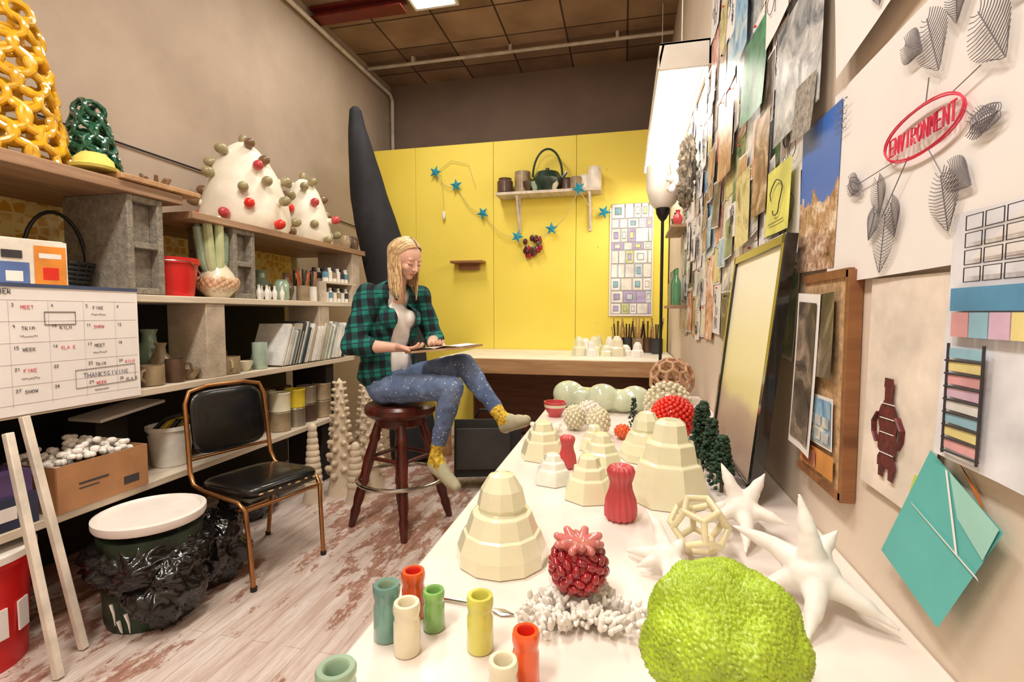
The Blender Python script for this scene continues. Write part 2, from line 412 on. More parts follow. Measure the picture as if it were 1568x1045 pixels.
for (s_,z_,w_,h_,m_) in((.055,.10,.10,.16,boxor),(-.055,.06,.09,.10,blue),(-.06,.14,.06,.03,ink),(.055,.14,.07,.02,paper),(.055,.07,.05,.05,redbright),(-.055,.055,.05,.04,paper)):
    b.box(o_+sd*s_+V((0,0,z_))+fo*(.0005 if h_>.09 else .0015),(.002,w_,h_),m_,Rb)
b.box((-2.36,1.50,MZ+.207),(.15,.2,.008),boxw,Rb@Matrix.Rotation(.10,3,'Y'))
b.obj('cardboard_carton',bevel=.001)
b=MB(); bc=V((-2.48,1.70,MZ))
for k in range(7): b.tube([bc+V(((.10+.004*k)*math.cos(a),(.10+.004*k)*math.sin(a),.012+k*.02)) for a in [2*math.pi*i/24 for i in range(24)]],.009,black,6,closed=True)
for k in range(20):
    a=2*math.pi*k/20; b.cyl(bc+V((.09*math.cos(a),.09*math.sin(a),0)),bc+V((.13*math.cos(a),.13*math.sin(a),.14)),.006,black,seg=6)
b.lathe([(0,.0),(.095,.0),(.12,.13),(.112,.13),(.09,.01),(0,.01)],bc,black,24)
b.tube([bc+V((0,.125*math.cos(a),.14+.22*math.sin(a))) for a in [math.pi*i/16 for i in range(17)]],.008,black,8)
b.obj('black_wicker_basket')
def jar(b,c,r,h,mat,kind=0):
    if kind==0: p=[(0,0),(r*.85,0),(r,.1*h),(r,.8*h),(r*.8,.92*h),(r*.85,h),(r*.7,h),(r*.65,.9*h),(r*.8,.75*h),(0,.72*h)]
    elif kind==1: p=[(0,0),(r*.9,0),(r,.05*h),(r,h),(r*.9,h),(r*.88,.12*h),(0,.1*h)]
    elif kind==2: p=[(0,0),(r*.6,0),(r,.35*h),(r*.95,.55*h),(r*.45,.75*h),(r*.4,.9*h),(r*.55,h),(r*.4,h),(r*.3,.85*h),(0,.8*h)]
    else: p=[(0,0),(r*.45,0),(r*.5,.08*h),(r*.9,.6*h),(r,h),(r*.93,h),(r*.8,.6*h),(0,.2*h)]
    b.lathe(p,c,mat,20)
b=MB()
for i in range(7): jar(b,(-2.24-.07*(i%2),2.66+.036*i,MZ),.017,.09,matte_white,2)
b.obj('small_white_bottles')
b=MB()
for i,(y,r,h,m_) in enumerate([(2.95,.05,.14,celadon),(3.04,.045,.11,stoneware),(3.0,.05,.19,brownpot)]): jar(b,(-2.3-.13*(i%2),y,MZ),r,h,m_,[0,1,2][i%3])
jar(b,(-2.52,2.80,MZ),.08,.18,stoneware,0); jar(b,(-2.55,3.05,MZ),.08,.22,celadon,2)
b.obj('glazed_jars')
b=MB()
for (x,y,m_) in((-2.27,3.14,stoneware),(-2.38,3.19,white_cer),(-2.3,3.27,matte_white)):
    jar(b,(x,y,MZ),.045,.11,m_,1)
    for k in range(7):
        a=k*.9; b.cyl((x+.015*math.cos(a),y+.015*math.sin(a),MZ+.05),(x+.045*math.cos(a),y+.05*math.sin(a),MZ+.2+.012*(k%4)),.004,[tan,redbright,black,tan][k%4],.006,6)
b.obj('brush_jars')
b=MB()
b.box((-2.36,3.57,MZ+.15),(.28,.42,.015),plankw); b.box((-2.36,3.36,MZ+.075),(.26,.015,.15),plankw); b.box((-2.36,3.72,MZ+.075),(.26,.015,.15),plankw)
lab=M('bottle_label_blue',(.40,.60,.68),.5); dkl=M('bottle_dark',(.2,.2,.22),.5)
for lv in (0,1):
    for i in range(6):
        for j in range(2):
            p=(-2.26-.1*j,3.40+.055*i,MZ+(.158 if lv else 0)); m_=[matte_white,lab,white_cer,stoneware,matte_white,dkl,lab][(i+3*j+lv)%7]
            b.lathe([(0,0),(.023,0),(.023,.03)],p,matte_white,12); b.lathe([(.0235,.03),(.0235,.075)],p,m_,12); b.lathe([(.023,.075),(.02,.085),(.014,.088),(.014,.11),(0,.11)],p,matte_white if i%2 else dkl,12)
b.obj('paint_bottle_rack')
# ------------------------------------------------------------------ lower shelf
NZ=.944
def mug(b,c,r,h,m_,a=0):
    jar(b,c,r,h,m_,1); c=V(c); d=V((math.cos(a),math.sin(a),0))
    b.tube([c+d*r*.95+V((0,0,h*.8)),c+d*r*1.5+V((0,0,h*.75)),c+d*r*1.65+V((0,0,h*.45)),c+d*r*.95+V((0,0,h*.2))],.007,m_,8)
b=MB()
mug(b,(-2.27,1.95,NZ),.055,.10,stoneware,-1.2); mug(b,(-2.27,2.08,NZ),.045,.12,brownpot,.9)
jar(b,(-2.48,1.96,NZ),.085,.22,celadon,2); jar(b,(-2.50,2.14,NZ),.080,.27,celadon,2); jar(b,(-2.38,2.10,NZ),.055,.2,stoneware,2)
jar(b,(-2.28,2.175,NZ),.05,.06,stoneware,3); jar(b,(-2.65,2.05,NZ),.085,.3,stoneware,2)
mug(b,(-2.28,2.44,NZ),.065,.10,stoneware,-.6); jar(b,(-2.42,2.50,NZ),.06,.15,brownpot,0); jar(b,(-2.29,2.58,NZ),.05,.06,cream,3)
jar(b,(-2.28,2.70,NZ),.045,.17,M('jade_cup',(.68,.76,.70),.3,coat=.5),1)
b.obj('pottery_collection')
b=MB(); rnd=random.Random(5); y=2.86
bc_=[M('book_%d'%i,c,.5) for i,c in enumerate([(.88,.86,.83),(.45,.52,.46),(.22,.22,.24),(.80,.79,.75),(.6,.65,.6),(.93,.93,.91),(.3,.42,.46),(.70,.66,.58),(.9,.9,.88)])]
Rk=Matrix.Rotation(-.38,3,'X')
while y<3.58:
    w=rnd.uniform(.008,.03); h=rnd.uniform(.24,.31); dd=rnd.uniform(.2,.26); m_=bc_[rnd.randrange(9)]
    c=V((-2.2-dd/2,y,NZ+.005+(h/2)*math.cos(.38)+w*.2)); b.box(c,(dd,w,h),m_,Rk); b.box(c+V((-.003,0,.0015)),(dd-.003,w*.7,h),paper,Rk)
    y+=w/math.cos(.38)+.004
b.obj('row_of_books',bevel=.001)
# calendar
b=MB(); b.box((-2.192,1.43,1.165),(.003,.79,.49),paper); b.box((-2.189,1.43,1.405),(.005,.79,.014),M('calendar_binding',(.25,.30,.42),.6))
FONT={'A':[[(0,0),(.5,1),(1,0)],[(.2,.4),(.8,.4)]],'B':[[(0,0),(0,1),(.8,.9),(.7,.55),(0,.5),(.9,.4),(.8,.05),(0,0)]],'E':[[(1,1),(0,1),(0,0),(1,0)],[(0,.5),(.8,.5)]],'R':[[(0,0),(0,1),(.9,.85),(.8,.5),(0,.5),(1,0)]],
'N':[[(0,0),(0,1),(1,0),(1,1)]],'V':[[(0,1),(.5,0),(1,1)]],'I':[[(.5,0),(.5,1)]],'O':[[(.5,1),(.05,.7),(.05,.3),(.5,0),(.95,.3),(.95,.7),(.5,1)]],'M':[[(0,0),(.1,1),(.5,.4),(.9,1),(1,0)]],'T':[[(.5,0),(.5,1)],[(0,1),(1,1)]],
'K':[[(0,0),(0,1)],[(1,1),(0,.45),(1,0)]],'W':[[(0,1),(.25,0),(.5,.7),(.75,0),(1,1)]],'S':[[(1,.9),(.4,1),(.05,.75),(.9,.35),(.6,0),(0,.1)]],'F':[[(0,0),(0,1),(1,1)],[(0,.5),(.7,.5)]],'G':[[(1,.85),(.5,1),(0,.5),(.5,0),(1,.3),(.6,.4)]],'H':[[(0,0),(0,1)],[(1,0),(1,1)],[(0,.5),(1,.5)]],'P':[[(0,0),(0,1),(.9,.8),(0,.5)]],'L':[[(0,1),(0,0),(.9,0)]],
'1':[[(.5,0),(.5,1),(.3,.8)]],'2':[[(0,.8),(.5,1),(1,.75),(0,0),(1,0)]],'3':[[(0,1),(1,1),(.5,.6),(1,.3),(.5,0),(0,.15)]],'4':[[(.7,0),(.7,1),(0,.4),(1,.4)]],'6':[[(.9,1),(.1,.5),(.2,0),(.9,.1),(.8,.5),(.1,.4)]],'8':[[(.5,.5),(.9,.8),(.5,1),(.1,.8),(.9,.2),(.5,0),(.1,.2),(.5,.5)]],'0':[[(.5,1),(.05,.5),(.5,0),(.95,.5),(.5,1)]],'5':[[(1,1),(0,1),(0,.6),(.9,.45),(.8,.05),(0,0)]],'7':[[(0,1),(1,1),(.3,0)]],'9':[[(1,.6),(.1,.7),(.5,1),(1,.7),(.9,0)]]}
def text(b,s,x,y0,z0,h,dirn,mat,r=.0012,sp=.75):
    for i,ch in enumerate(s):
        for st in FONT.get(ch,[]):
            b.tube([(x,y0+dirn*(i*sp+p[0]*sp*.72)*h,z0+p[1]*h) for p in st],r,mat,5)
def scrib(b,x,y0,z0,w,h,dirn,mat,seed=0,r=.001):
    rn=random.Random(seed); n=int(w/h*3)+4
    b.tube([(x,y0+dirn*w*i/n,z0+rn.uniform(0,h)) for i in range(n)],r,mat,5)
text(b,'BER',-2.189,1.31,1.372,.018,1,ink)
for j,zz in enumerate([1.35,1.27,1.19,1.11,1.03,.96]):
    b.box((-2.190,1.43,zz),(.001,.77,.0010),M('calendar_line',(.75,.74,.76),.7))
for k in range(6): b.box((-2.190,1.08+.128*k,1.15),(.001,.0010,.40),_m['calendar_line'])
WD=['WEEK','KILN','FIRE','GLAZE','SHOW','','MEET','','TRIM','']
for i in range(6):
    for j in range(5):
        yy=1.09+.128*i; zz=1.325-.08*j; text(b,str(i+1+6*j)[:2],-2.189,yy,zz,.012,1,ink,.0008)
        wd=WD[(i*3+j*2)%10]
        if wd: text(b,wd,-2.189,yy+.028,zz-.008,.013,1,[ink,ink,redink][(i+j)%3],.0008,.85)
        if (i*3+j*2)%4==0: scrib(b,-2.189,yy+.02,zz-.035,.06,.008,1,ink,i*9+j,.0007)
b.tube([(-2.189,1.45,1.305),(-2.189,1.56,1.305),(-2.189,1.56,1.255),(-2.189,1.45,1.255)],.0014,ink,5,closed=True)
b.tube([(-2.189,1.55,1.065),(-2.189,1.80,1.07),(-2.189,1.80,.995),(-2.189,1.55,.99)],.0010,ink,5,closed=True); text(b,'THANKSGIVING',-2.189,1.58,1.03,.020,1,_m['calendar_binding'],.0009,.8)
b.obj('wall_calendar')
# ------------------------------------------------------------------ low shelf things
OZ=.495
card=M('cardboard',(.66,.47,.31),.75,.08)
b=MB(); cx,cy=-2.33,1.65
b.box((cx+.14,cy,OZ+.095),(.006,.38,.19),card); b.box((cx-.14,cy,OZ+.095),(.006,.38,.19),card); b.box((cx,cy-.19,OZ+.095),(.28,.006,.19),card); b.box((cx,cy+.19,OZ+.095),(.28,.006,.19),card); b.box((cx,cy,OZ+.003),(.28,.38,.006),card)
b.box((cx+.144,cy-.05,OZ+.10),(.001,.12,.008),ink); b.box((cx+.144,cy-.07,OZ+.08),(.001,.08,.005),ink); b.box((cx+.144,cy+.11,OZ+.05),(.001,.07,.035),ink)
rnd=random.Random(2)
for i in range(230):
    x=cx+rnd.uniform(-.12,.12); y=cy+rnd.uniform(-.17,.17); z=OZ+.16+rnd.uniform(0,.10)*(1-abs(y-cy)/.3)
    b.ell((x,y,z),(rnd.uniform(.012,.02),rnd.uniform(.012,.022),.013),matte_white,rotz(rnd.uniform(0,3)),7,5)
b.obj('box_of_white_ceramic_pieces')
b=MB(); purple=M('purple_box',(.34,.26,.44),.5); navy=M('navy_box',(.18,.20,.30),.5)
b.box((-2.36,1.24,OZ+.06),(.30,.34,.12),navy); b.box((-2.36,1.24,OZ+.165),(.28,.32,.09),purple); b.box((-2.209,1.3,OZ+.06),(.002,.08,.05),paper); b.box((-2.219,1.2,OZ+.165),(.002,.12,.05),paper)
b.obj('stacked_storage_boxes',bevel=.004)
b=MB(); c=(-2.36,2.12,OZ)
b.lathe([(0,0),(.085,0),(.105,.19),(.112,.19),(.112,.21),(.1,.21),(.08,.02),(0,.02)],c,M('translucent_white_plastic',(.86,.84,.80),.35),28)
for k in range(5): b.tube([(-2.40+.02*k,2.03+.04*k,OZ+.17),(-2.34+.01*k,2.08+.04*k,OZ+.25),(-2.28,2.12+.05*k,OZ+.27-.02*k)],.012,[black,M('tool_yellow',(.9,.75,.1),.4)][k%2],8)
b.obj('bucket_of_tools')
b=MB(); b.box((-2.52,1.98,OZ+.31),(.20,.34,.015),paper,Matrix.Rotation(.12,3,'X')); b.box((-2.62,1.94,OZ+.142),(.2,.16,.28),dk); b.obj('paper_folder_stack')
b=MB(); can=M('can_metal',(.66,.62,.56),.35,metal=.6)
for i,(y,x) in enumerate([(2.9,-2.3),(3.06,-2.3),(3.22,-2.32),(3.38,-2.3),(2.98,-2.48),(3.15,-2.48)]):
    for lv in range(2):
        m_=[stoneware,cream,can,M('can_yellow',(.85,.75,.2),.4),brownpot,can,stoneware][(i*2+lv)%7]; h=.13
        p=(x,y,OZ+lv*(h+.003)); b.lathe([(0,0),(.068,0),(.07,.005),(.068,.01),(.068,h-.01),(.071,h-.005),(.068,h),(.06,h-.004),(0,h-.004)],p,m_,24)
b.obj('paint_cans')
# ------------------------------------------------------------------ floor items left
def cairn(name,x,y,h,r,seed):
    b=MB(); mt=M('cream_stone',(.84,.77,.67),.5,.08); n=int(h/.055)
    b.lathe([(0,0),(r*1.1,0),(r*.9,.1*h),(r*.45,.7*h),(r*.3,.95*h),(0,h)],(x,y,0),mt,16)
    for i in range(n):
        t=i/n; zz=.12+ (h-.12)*t; R=r*(1-.6*t)
        for k in range(4):
            a=k*math.pi/2+i*.8; d=V((math.cos(a),math.sin(a),.3)); p=V((x,y,zz))
            if h>.6: b.cap(p,R*.38,p+d*R*1.05,R*.26,mt,8)
        if h<=.6: b.ell((x,y,zz),(R*.95,R*.95,.04),mt,seg=14,rings=8)
    b.obj(name,smooth=60)
cairn('stacked_cairn_sculpture',-1.98,3.12,.84,.09,1); cairn('stacked_cairn_sculpture.001',-1.80,3.24,.72,.085,2)
cairn('stacked_cairn_sculpture.002',-2.08,2.94,.55,.07,3); cairn('stacked_cairn_sculpture.003',-1.95,3.42,.78,.085,4); cairn('stacked_cairn_sculpture.004',-1.79,3.00,.42,.07,5)
b=MB(); c=V((-1.99,1.68,0)); dg_=M('paint_splashed_green',(.10,.17,.11),.4,.8,scale=14)
b.lathe([(0,.0),(.17,0),(.175,.02),(.19,.38),(0,.38)],c,dg_,32)
for i in range(20):
    a=-1.6+i*.17; z0=.13+.07*math.sin(i*5); b.tube([c+V((.181*math.cos(a),.181*math.sin(a),z0)),c+V((.179*math.cos(a+.05),.179*math.sin(a+.05),z0-.04)),c+V((.176*math.cos(a+.06),.176*math.sin(a+.06),max(.01,z0-.09-.02*math.sin(i*3))))],[.008,.005,.002],matte_white,6)
lid=M('white_plastic_lid',(.92,.89,.86),.4,.03)
b.lathe([(0,.415),(.175,.415),(.20,.41),(.205,.42),(.205,.445),(.19,.45),(.18,.44),(0,.44)],c,lid,40)
b.obj('paint_bin')
m_=M('black_garbage_bag',(.045,.045,.05),.22,coat=.4)
def bagfn(sd,a=1):
    def f(d):
        p=d*1.6+V((sd,sd*2,0)); w=V((noise.noise(p*1.3),noise.noise(p*1.3+V((5,0,0))),noise.noise(p*1.3+V((0,5,0)))))
        q=p*1.7+w*1.0; r1=1-abs(noise.noise(q))*2; r2=1-abs(noise.noise(q*2.1))*2
        return a*(.035*noise.noise(p)+.020*max(0,r1)**3+.007*max(0,r2)**3)
    return f
b=MB(); b.ell(c+V((.01,0,.262)),(.222,.222,.125),m_,seg=120,rings=64,fn=bagfn(0))
b.ell(c+V((.07,.25,.17)),(.13,.14,.16),m_,seg=90,rings=50,fn=bagfn(3)); b.ell(c+V((.15,-.06,.16)),(.11,.13,.13),m_,seg=90,rings=50,fn=bagfn(7)); b.obj('garbage_bag',smooth=180)
b=MB(); c=V((-2.34,1.24,0))
b.lathe([(0,0),(.165,0),(.185,.38),(.195,.38),(.195,.40),(0,.40)],c,redpl,36)
for a in(-.5,.0,.5,-1.0): b.box(c+V((.178*math.cos(a),.178*math.sin(a),.18)),(.006,.05,.11),paper,rotz(a))
b.lathe([(0,.405),(.19,.40),(.205,.405),(.205,.43),(.19,.435),(.18,.42),(0,.42)],c,lid,36)
b.obj('red_paint_bucket')
b=MB(); ws=M('white_painted_wood',(.88,.84,.78),.5)
for (p,q) in(((-1.94,1.27,.0),(-2.175,1.305,.86)),((-2.02,1.41,.0),(-2.18,1.36,.91))):
    p=V(p);q=V(q); x,y,z=frame(q-p); b.box((p+q)/2+V((0,0,.005)),(.026,.026,(q-p).length),ws,Matrix((x,y,z)).transposed())
b.obj('white_wood_sticks',bevel=.003)
b=MB(); b.ell((-2.30,2.62,.15),(.13,.18,.14),m_,seg=80,rings=44,fn=bagfn(11)); b.obj('black_cloth_bag',smooth=180)
# ------------------------------------------------------------------ chair
fw=V((.96,-.27,0)).normalized(); lt=V((.27,.96,0)).normalized(); cc=V((-1.83,2.15,0))
def L(f,l,z): return cc+fw*f+lt*l+V((0,0,z))
RC=Matrix((fw,lt,V((0,0,1)))).transposed()
b=MB()
b.pad(L(.0,0,.445),.225,.215,.030,RC@Matrix.Rotation(-.05,3,'Y'),blackv)
b.box(L(0,0,.418),(.38,.38,.014),M('seat_pan_grey',(.35,.33,.3),.5),RC)
bd=V((-.13,0,1)).normalized(); bx=RC@bd; zz_=bx.cross(lt)
RB=Matrix((bx,lt,zz_)).transposed()
if zz_.dot(fw)<0: RB=Matrix((bx,-lt,-zz_)).transposed()
b.pad(L(-.258,0,.735),.165,.200,.018,RB,blackv,n=5)
for s_ in(-1,1):
    b.tube([L(.22,.20*s_,.0),L(.20,.205*s_,.25),L(.19,.21*s_,.38),L(.15,.22*s_,.415),L(.06,.225*s_,.42),L(-.12,.225*s_,.425),L(-.20,.225*s_,.44),L(-.235,.222*s_,.50),L(-.255,.218*s_,.70)],.0115,gold,10)
    b.tube([L(-.10,.2*s_,.41),L(-.18,.205*s_,.36),L(-.23,.21*s_,.18),L(-.26,.21*s_,0)],.0115,gold,10)
    b.cyl(L(.22,.2*s_,0),L(.22,.2*s_,.02),.015,black); b.cyl(L(-.26,.21*s_,0),L(-.26,.21*s_,.02),.015,black)
b.tube([L(-.255,-.218,.70),L(-.272,-.215,.84),L(-.279,-.19,.90),L(-.282,-.1,.92),L(-.282,.1,.92),L(-.279,.19,.90),L(-.272,.215,.84),L(-.255,.218,.70)],.0115,gold,10)
b.tube([L(-.245,-.218,.56),L(-.245,.218,.56)],.009,gold,8)
b.tube([L(.19,-.205,.38),L(.21,0,.385),L(.19,.205,.38)],.009,gold,8)
b.tube([L(-.22,-.21,.22),L(-.22,.21,.22)],.008,gold,8)
# worn foam chips on the front edge of the seat
fm=M('worn_foam',(.78,.66,.46),.9)
for k in range(7): b.ell(L(.222,-.15+.05*k,.447+.004*math.sin(k*3)),(.006,.013+.005*math.sin(k*2),.004),fm,RC,8,5)
b.obj('black_vinyl_chair',smooth=50)
# ------------------------------------------------------------------ stool
sc=V((-1.34,2.77,0)); b=MB()
b.lathe([(0,.665),(.17,.665),(.20,.68),(.215,.70),(.215,.73),(.20,.748),(.17,.752),(.10,.742),(0,.738)],sc,darkwood,40)
b.lathe([(0,.61),(.13,.61),(.15,.625),(.15,.66),(0,.665)],sc,darkwood,32)
for k in range(4):
    a=math.radians(28+90*k); d=V((math.cos(a),math.sin(a),0)); t0=sc+d*.13+V((0,0,.63)); t1=sc+d*.30+V((0,0,.0))
    pts=[t0.lerp(t1,t) for t in (0,.1,.14,.18,.35,.5,.55,.6,.72,.8,.84,.95,1)]
    b.tube(pts,[.024,.028,.034,.026,.034,.028,.034,.028,.032,.024,.03,.022,.019],darkwood,14)
b.tube([sc+V((.262*math.cos(a),.262*math.sin(a),.285)) for a in [2*math.pi*i/40 for i in range(40)]],.013,chrome,10,closed=True)
for k in range(4):
    a=math.radians(28+90*k); a2=a+math.pi/2; f_=lambda a,r,z: sc+V((r*math.cos(a),r*math.sin(a),z))
    b.cyl(f_(a,.19,.42),f_(a2,.19,.42),.012,darkwood)
b.obj('wooden_bar_stool')
# ------------------------------------------------------------------ black leaning horn
b=MB(); mat_=M('black_felt',(.10,.10,.115),.85,.25,bmp=.5,bscale=14)
cp=[(-2.44,4.2,3.20,.03),(-2.44,4.2,3.17,.055),(-2.425,4.2,3.0,.08),(-2.39,4.2,2.77,.12),(-2.32,4.2,2.38,.165),(-2.2,4.18,1.96,.195),(-2.08,4.15,1.54,.205),(-1.95,4.08,1.0,.20),(-1.82,4.0,.3,.20),(-1.80,3.98,.03,.19)]
pts=[];rad=[]
for (a,c_) in zip(cp,cp[1:]):
    for k in range(7):
        t=k/7; p=V(a[:3]).lerp(V(c_[:3]),t); pts.append(p); rad.append((a[3]*(1-t)+c_[3]*t)*(1+.03*math.sin(p.z*11)*math.sin(p.z*5)))
pts.append(V(cp[-1][:3])); rad.append(.19)
b.tube(pts,rad,mat_,40)
b.v=[tuple(V(p)+V((1,-1,0)).normalized()*noise.noise(V((p[0]*7,p[1]*7,p[2]*2.2)))*.030) for p in b.v]
b.obj('black_felt_horn',smooth=70)
b=MB(); Rq=rotz(.3)@Matrix.Rotation(-.25,3,'X')
b.box((-1.0,3.55,.28),(.50,.20,.42),M('black_case',(.07,.07,.075),.5,bmp=.2),Rq); b.box((-1.0,3.43,.30),(.40,.01,.30),M('grey_panel',(.20,.19,.19),.5),Rq)
b.tube([V((-1.12,3.62,.49)),V((-1.08,3.62,.55)),V((-.95,3.64,.55)),V((-.9,3.64,.49))],.012,black)
b.obj('black_equipment_case',bevel=.03)
# ------------------------------------------------------------------ yellow wall items
FY=5.30
b=MB(); b.box((-.79,FY-.11,2.56),(1.10,.21,.03),plankw)
for x in(-1.12,-.36):
    b.box((x,FY-.012,2.36),(.03,.02,.38),ws); b.box((x,FY-.1,2.535),(.03,.18,.02),ws); b.tube([(x,FY-.02,2.2),(x,FY-.09,2.36),(x,FY-.18,2.53)],.012,ws,8)
b.obj('bracketed_wall_shelf',bevel=.003)
b=MB(); z=2.577; kt=M('kettle_green',(.14,.23,.18),.35,.2,coat=.5)
jar(b,(-1.26,FY-.11,z),.085,.16,brownpot,0); jar(b,(-1.07,FY-.1,z),.085,.22,stoneware,1); jar(b,(-1.0,FY-.17,z),.055,.10,brownpot,3)
b.lathe([(0,0),(.1,0),(.155,.07),(.16,.12),(.12,.19),(.06,.21),(.02,.22),(.02,.24),(0,.245)],(-.80,FY-.12,z),kt,28)
b.tube([V((-.80+.155*math.cos(a),FY-.12,z+.16+.28*math.sin(a))) for a in [math.pi*i/16 for i in range(17)]],.012,kt,8)
b.tube([(-.68,FY-.12,z+.10),(-.62,FY-.12,z+.16),(-.60,FY-.12,z+.19)],[.025,.016,.014],kt,8)
jar(b,(-.60,FY-.09,z),.07,.13,brownpot,0); jar(b,(-.50,FY-.15,z),.06,.12,stoneware,1); jar(b,(-.42,FY-.1,z),.06,.15,white_cer,0); jar(b,(-.31,FY-.12,z),.07,.22,white_cer,0); jar(b,(-.72,FY-.19,z),.05,.08,cream,3)
jar(b,(-.92,FY-.18,z),.05,.09,celadon,3)
b.obj('shelf_pottery')
b=MB(); b.box((-1.69,FY-.08,1.865),(.37,.15,.025),woodm('walnut',(.45,.28,.17),(.62,.42,.26),'X')); b.box((-1.69,FY-.03,1.82),(.24,.05,.07),_m['walnut']); b.obj('small_wall_ledge',bevel=.003)
pts=[(-2.08,FY-.035,2.88),(-1.835,FY-.035,2.72),(-1.53,FY-.035,2.40),(-1.136,FY-.05,2.13),(-.763,FY-.05,2.20),(-.46,FY-.235,2.56),(-.214,FY-.05,2.35)]
b=MB(); string=M('string',(.80,.76,.55),.7); st=M('turquoise_star',(.12,.58,.70),.45)
for (a,c_) in zip(pts,pts[1:]):
    b.tube([tuple(a[j]+(c_[j]-a[j])*t-(.08*math.sin(math.pi*t) if j==2 else 0) for j in range(3)) for t in [i/8 for i in range(9)]],.004,string,5)
b.tube([(-2.08,FY-.02,2.88),(-1.9,FY-.02,3.0),(-1.7,FY-.02,2.95),(-1.62,FY-.02,2.7)],.003,string,5); b.tube([(-2.02,FY-.02,2.86),(-2.0,FY-.02,2.6),(-1.99,FY-.02,2.45)],.003,string,5); b.ell((-1.99,FY-.03,2.40),(.02,.02,.05),paper)
for i,(x,y,zc) in enumerate(pts):
    vs=[V((x,y-.03,zc))]
    for k in range(10):
        r=.075 if k%2==0 else .030; a=2*math.pi*k/10+i*.4; vs.append(V((x+r*math.cos(a),y-.012,zc+r*math.sin(a))))
    vs.append(V((x,y+.005,zc)))
    b.add(vs,[(0,1+(k+1)%10,1+k) for k in range(10)]+[(11,1+k,1+(k+1)%10) for k in range(10)],st)
b.obj('star_garland',flat=True)
b=MB(); rnd=random.Random(4)
for i in range(26): b.ell((-.97+rnd.uniform(-.09,.09),FY-.05+rnd.uniform(-.02,.02),2.03+rnd.uniform(-.11,.09)),(.025,.02,.035),[crimson,M('dark_maroon',(.3,.05,.08),.4),brownpot][i%3],seg=8,rings=6)
b.tube([(-.97,FY-.03,2.17),(-.97,FY-.03,2.1)],.004,string,5); b.obj('hanging_pepper_bunch')
b=MB(); b.box((.065,FY-.008,1.835),(.44,.006,1.13),paper); rnd=random.Random(11); gl=M('poster_grey',(.42,.42,.42),.6)
cm=[M('swatch_%d'%i,c,.5) for i,c in enumerate([(.90,.88,.84),(.55,.72,.78),(.82,.85,.60),(.72,.66,.82),(.62,.76,.60),(.93,.92,.9),(.93,.92,.92),(.80,.85,.88)])]
zz=1.29
while zz<2.36:
    hh=rnd.uniform(.08,.16); xx=-.14
    while xx<.25:
        ww=min(rnd.uniform(.07,.14),.275-xx); b.box((xx+ww/2,FY-.0115,zz+hh/2),(ww-.004,.002,hh-.004),gl); b.box((xx+ww/2,FY-.012,zz+hh/2),(ww-.012,.003,hh-.012),cm[rnd.choice([0,5,6,5,6,0,5,6,2,3,7])])
        if rnd.random()<.5: b.box((xx+ww/2,FY-.0135,zz+hh/2),(ww*.5,.002,hh*.5),gl); b.box((xx+ww/2,FY-.0145,zz+hh/2),(ww*.42,.003,hh*.42),cm[rnd.randrange(8)])
        xx+=ww
    zz+=hh
b.obj('patchwork_poster',flat=True)
b=MB(); rnd=random.Random(9)
for i in range(16):
    x=-.42+rnd.uniform(0,.62); y=4.75+rnd.uniform(-.15,.3); r=rnd.uniform(.05,.085); h=rnd.uniform(.08,.19)
    b.lathe([(0,0),(r,0),(r*.9,h*.4),(r*.7,h*.5),(r*.6,h*.8),(r*.3,h),(0,h)],(x,y,.901),[matte_white,pale,cream][i%3],8,ang0=i)
b.obj('ceramic_mound_maquettes',smooth=20)
b=MB()
for i,(x,y) in enumerate([(-.06,5.15),(.04,5.18),(.14,5.12),(.24,5.16),(.32,5.0)]):
    jar(b,(x,y,.901),.055,.15,[brownpot,dkl,stoneware][i%3],1)
    for k in range(8):
        a=k*.8+i; b.cyl((x+.02*math.cos(a),y+.02*math.sin(a),.95),(x+.06*math.cos(a),y+.06*math.sin(a),1.16+.03*(k%4)),.005,[tan,black,brownpot,tan][k%4],.008,6)
b.obj('tool_jars')
# ------------------------------------------------------------------ floor lamp
b=MB(); lx,ly=.286,4.05
b.lathe([(0,0),(.12,0),(.12,.015),(.02,.03),(.012,.05),(.012,2.02),(.03,2.04),(.05,2.08),(.055,2.13),(0,2.13)],(lx,ly,0),black,24)
b.lathe([(.0,2.11),(.06,2.12),(.10,2.16),(.125,2.26),(.13,2.44),(.124,2.44),(.118,2.26),(.09,2.17),(0,2.14)],(lx,ly,0),M('frosted_glass_shade',(.92,.90,.86),.3,.03,sss=.3),32)
b.obj('torchiere_floor_lamp')
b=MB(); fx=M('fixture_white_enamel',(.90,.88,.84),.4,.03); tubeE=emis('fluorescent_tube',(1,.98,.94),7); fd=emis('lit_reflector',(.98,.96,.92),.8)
b.box((.31,2.92,2.72),(.27,.02,.14),fx); b.box((.31,4.98,2.72),(.27,.02,.14),fx); b.box((.31,3.95,2.785),(.27,2.08,.012),fx)
b.box((.182,3.95,2.72),(.012,2.08,.13),fx,Matrix.Rotation(.2,3,'Y')); b.box((.44,3.95,2.72),(.012,2.08,.13),fx)
b.box((.31,3.95,2.715),(.235,2.02,.006),fd)
for x in(.26,.36): b.cyl((x,2.95,2.68),(x,4.95,2.68),.020,tubeE)
b.tube([(.31,3.1,2.79),(.31,3.1,ZC-.01)],.004,fx,6); b.tube([(.31,4.8,2.79),(.31,4.8,ZC-.01)],.004,fx,6)
b.obj('fluorescent_wall_fixture')
def area(name,loc,sx,sy,pw,col=(1,.935,.85),rot=(0,0,0)):
    l=bpy.data.lights.new(name,'AREA'); l.shape='RECTANGLE'; l.size=sx; l.size_y=sy; l.energy=pw; l.color=col
    o=bpy.data.objects.new(name,l); o.location=loc; o.rotation_euler=rot; COL.objects.link(o); return o
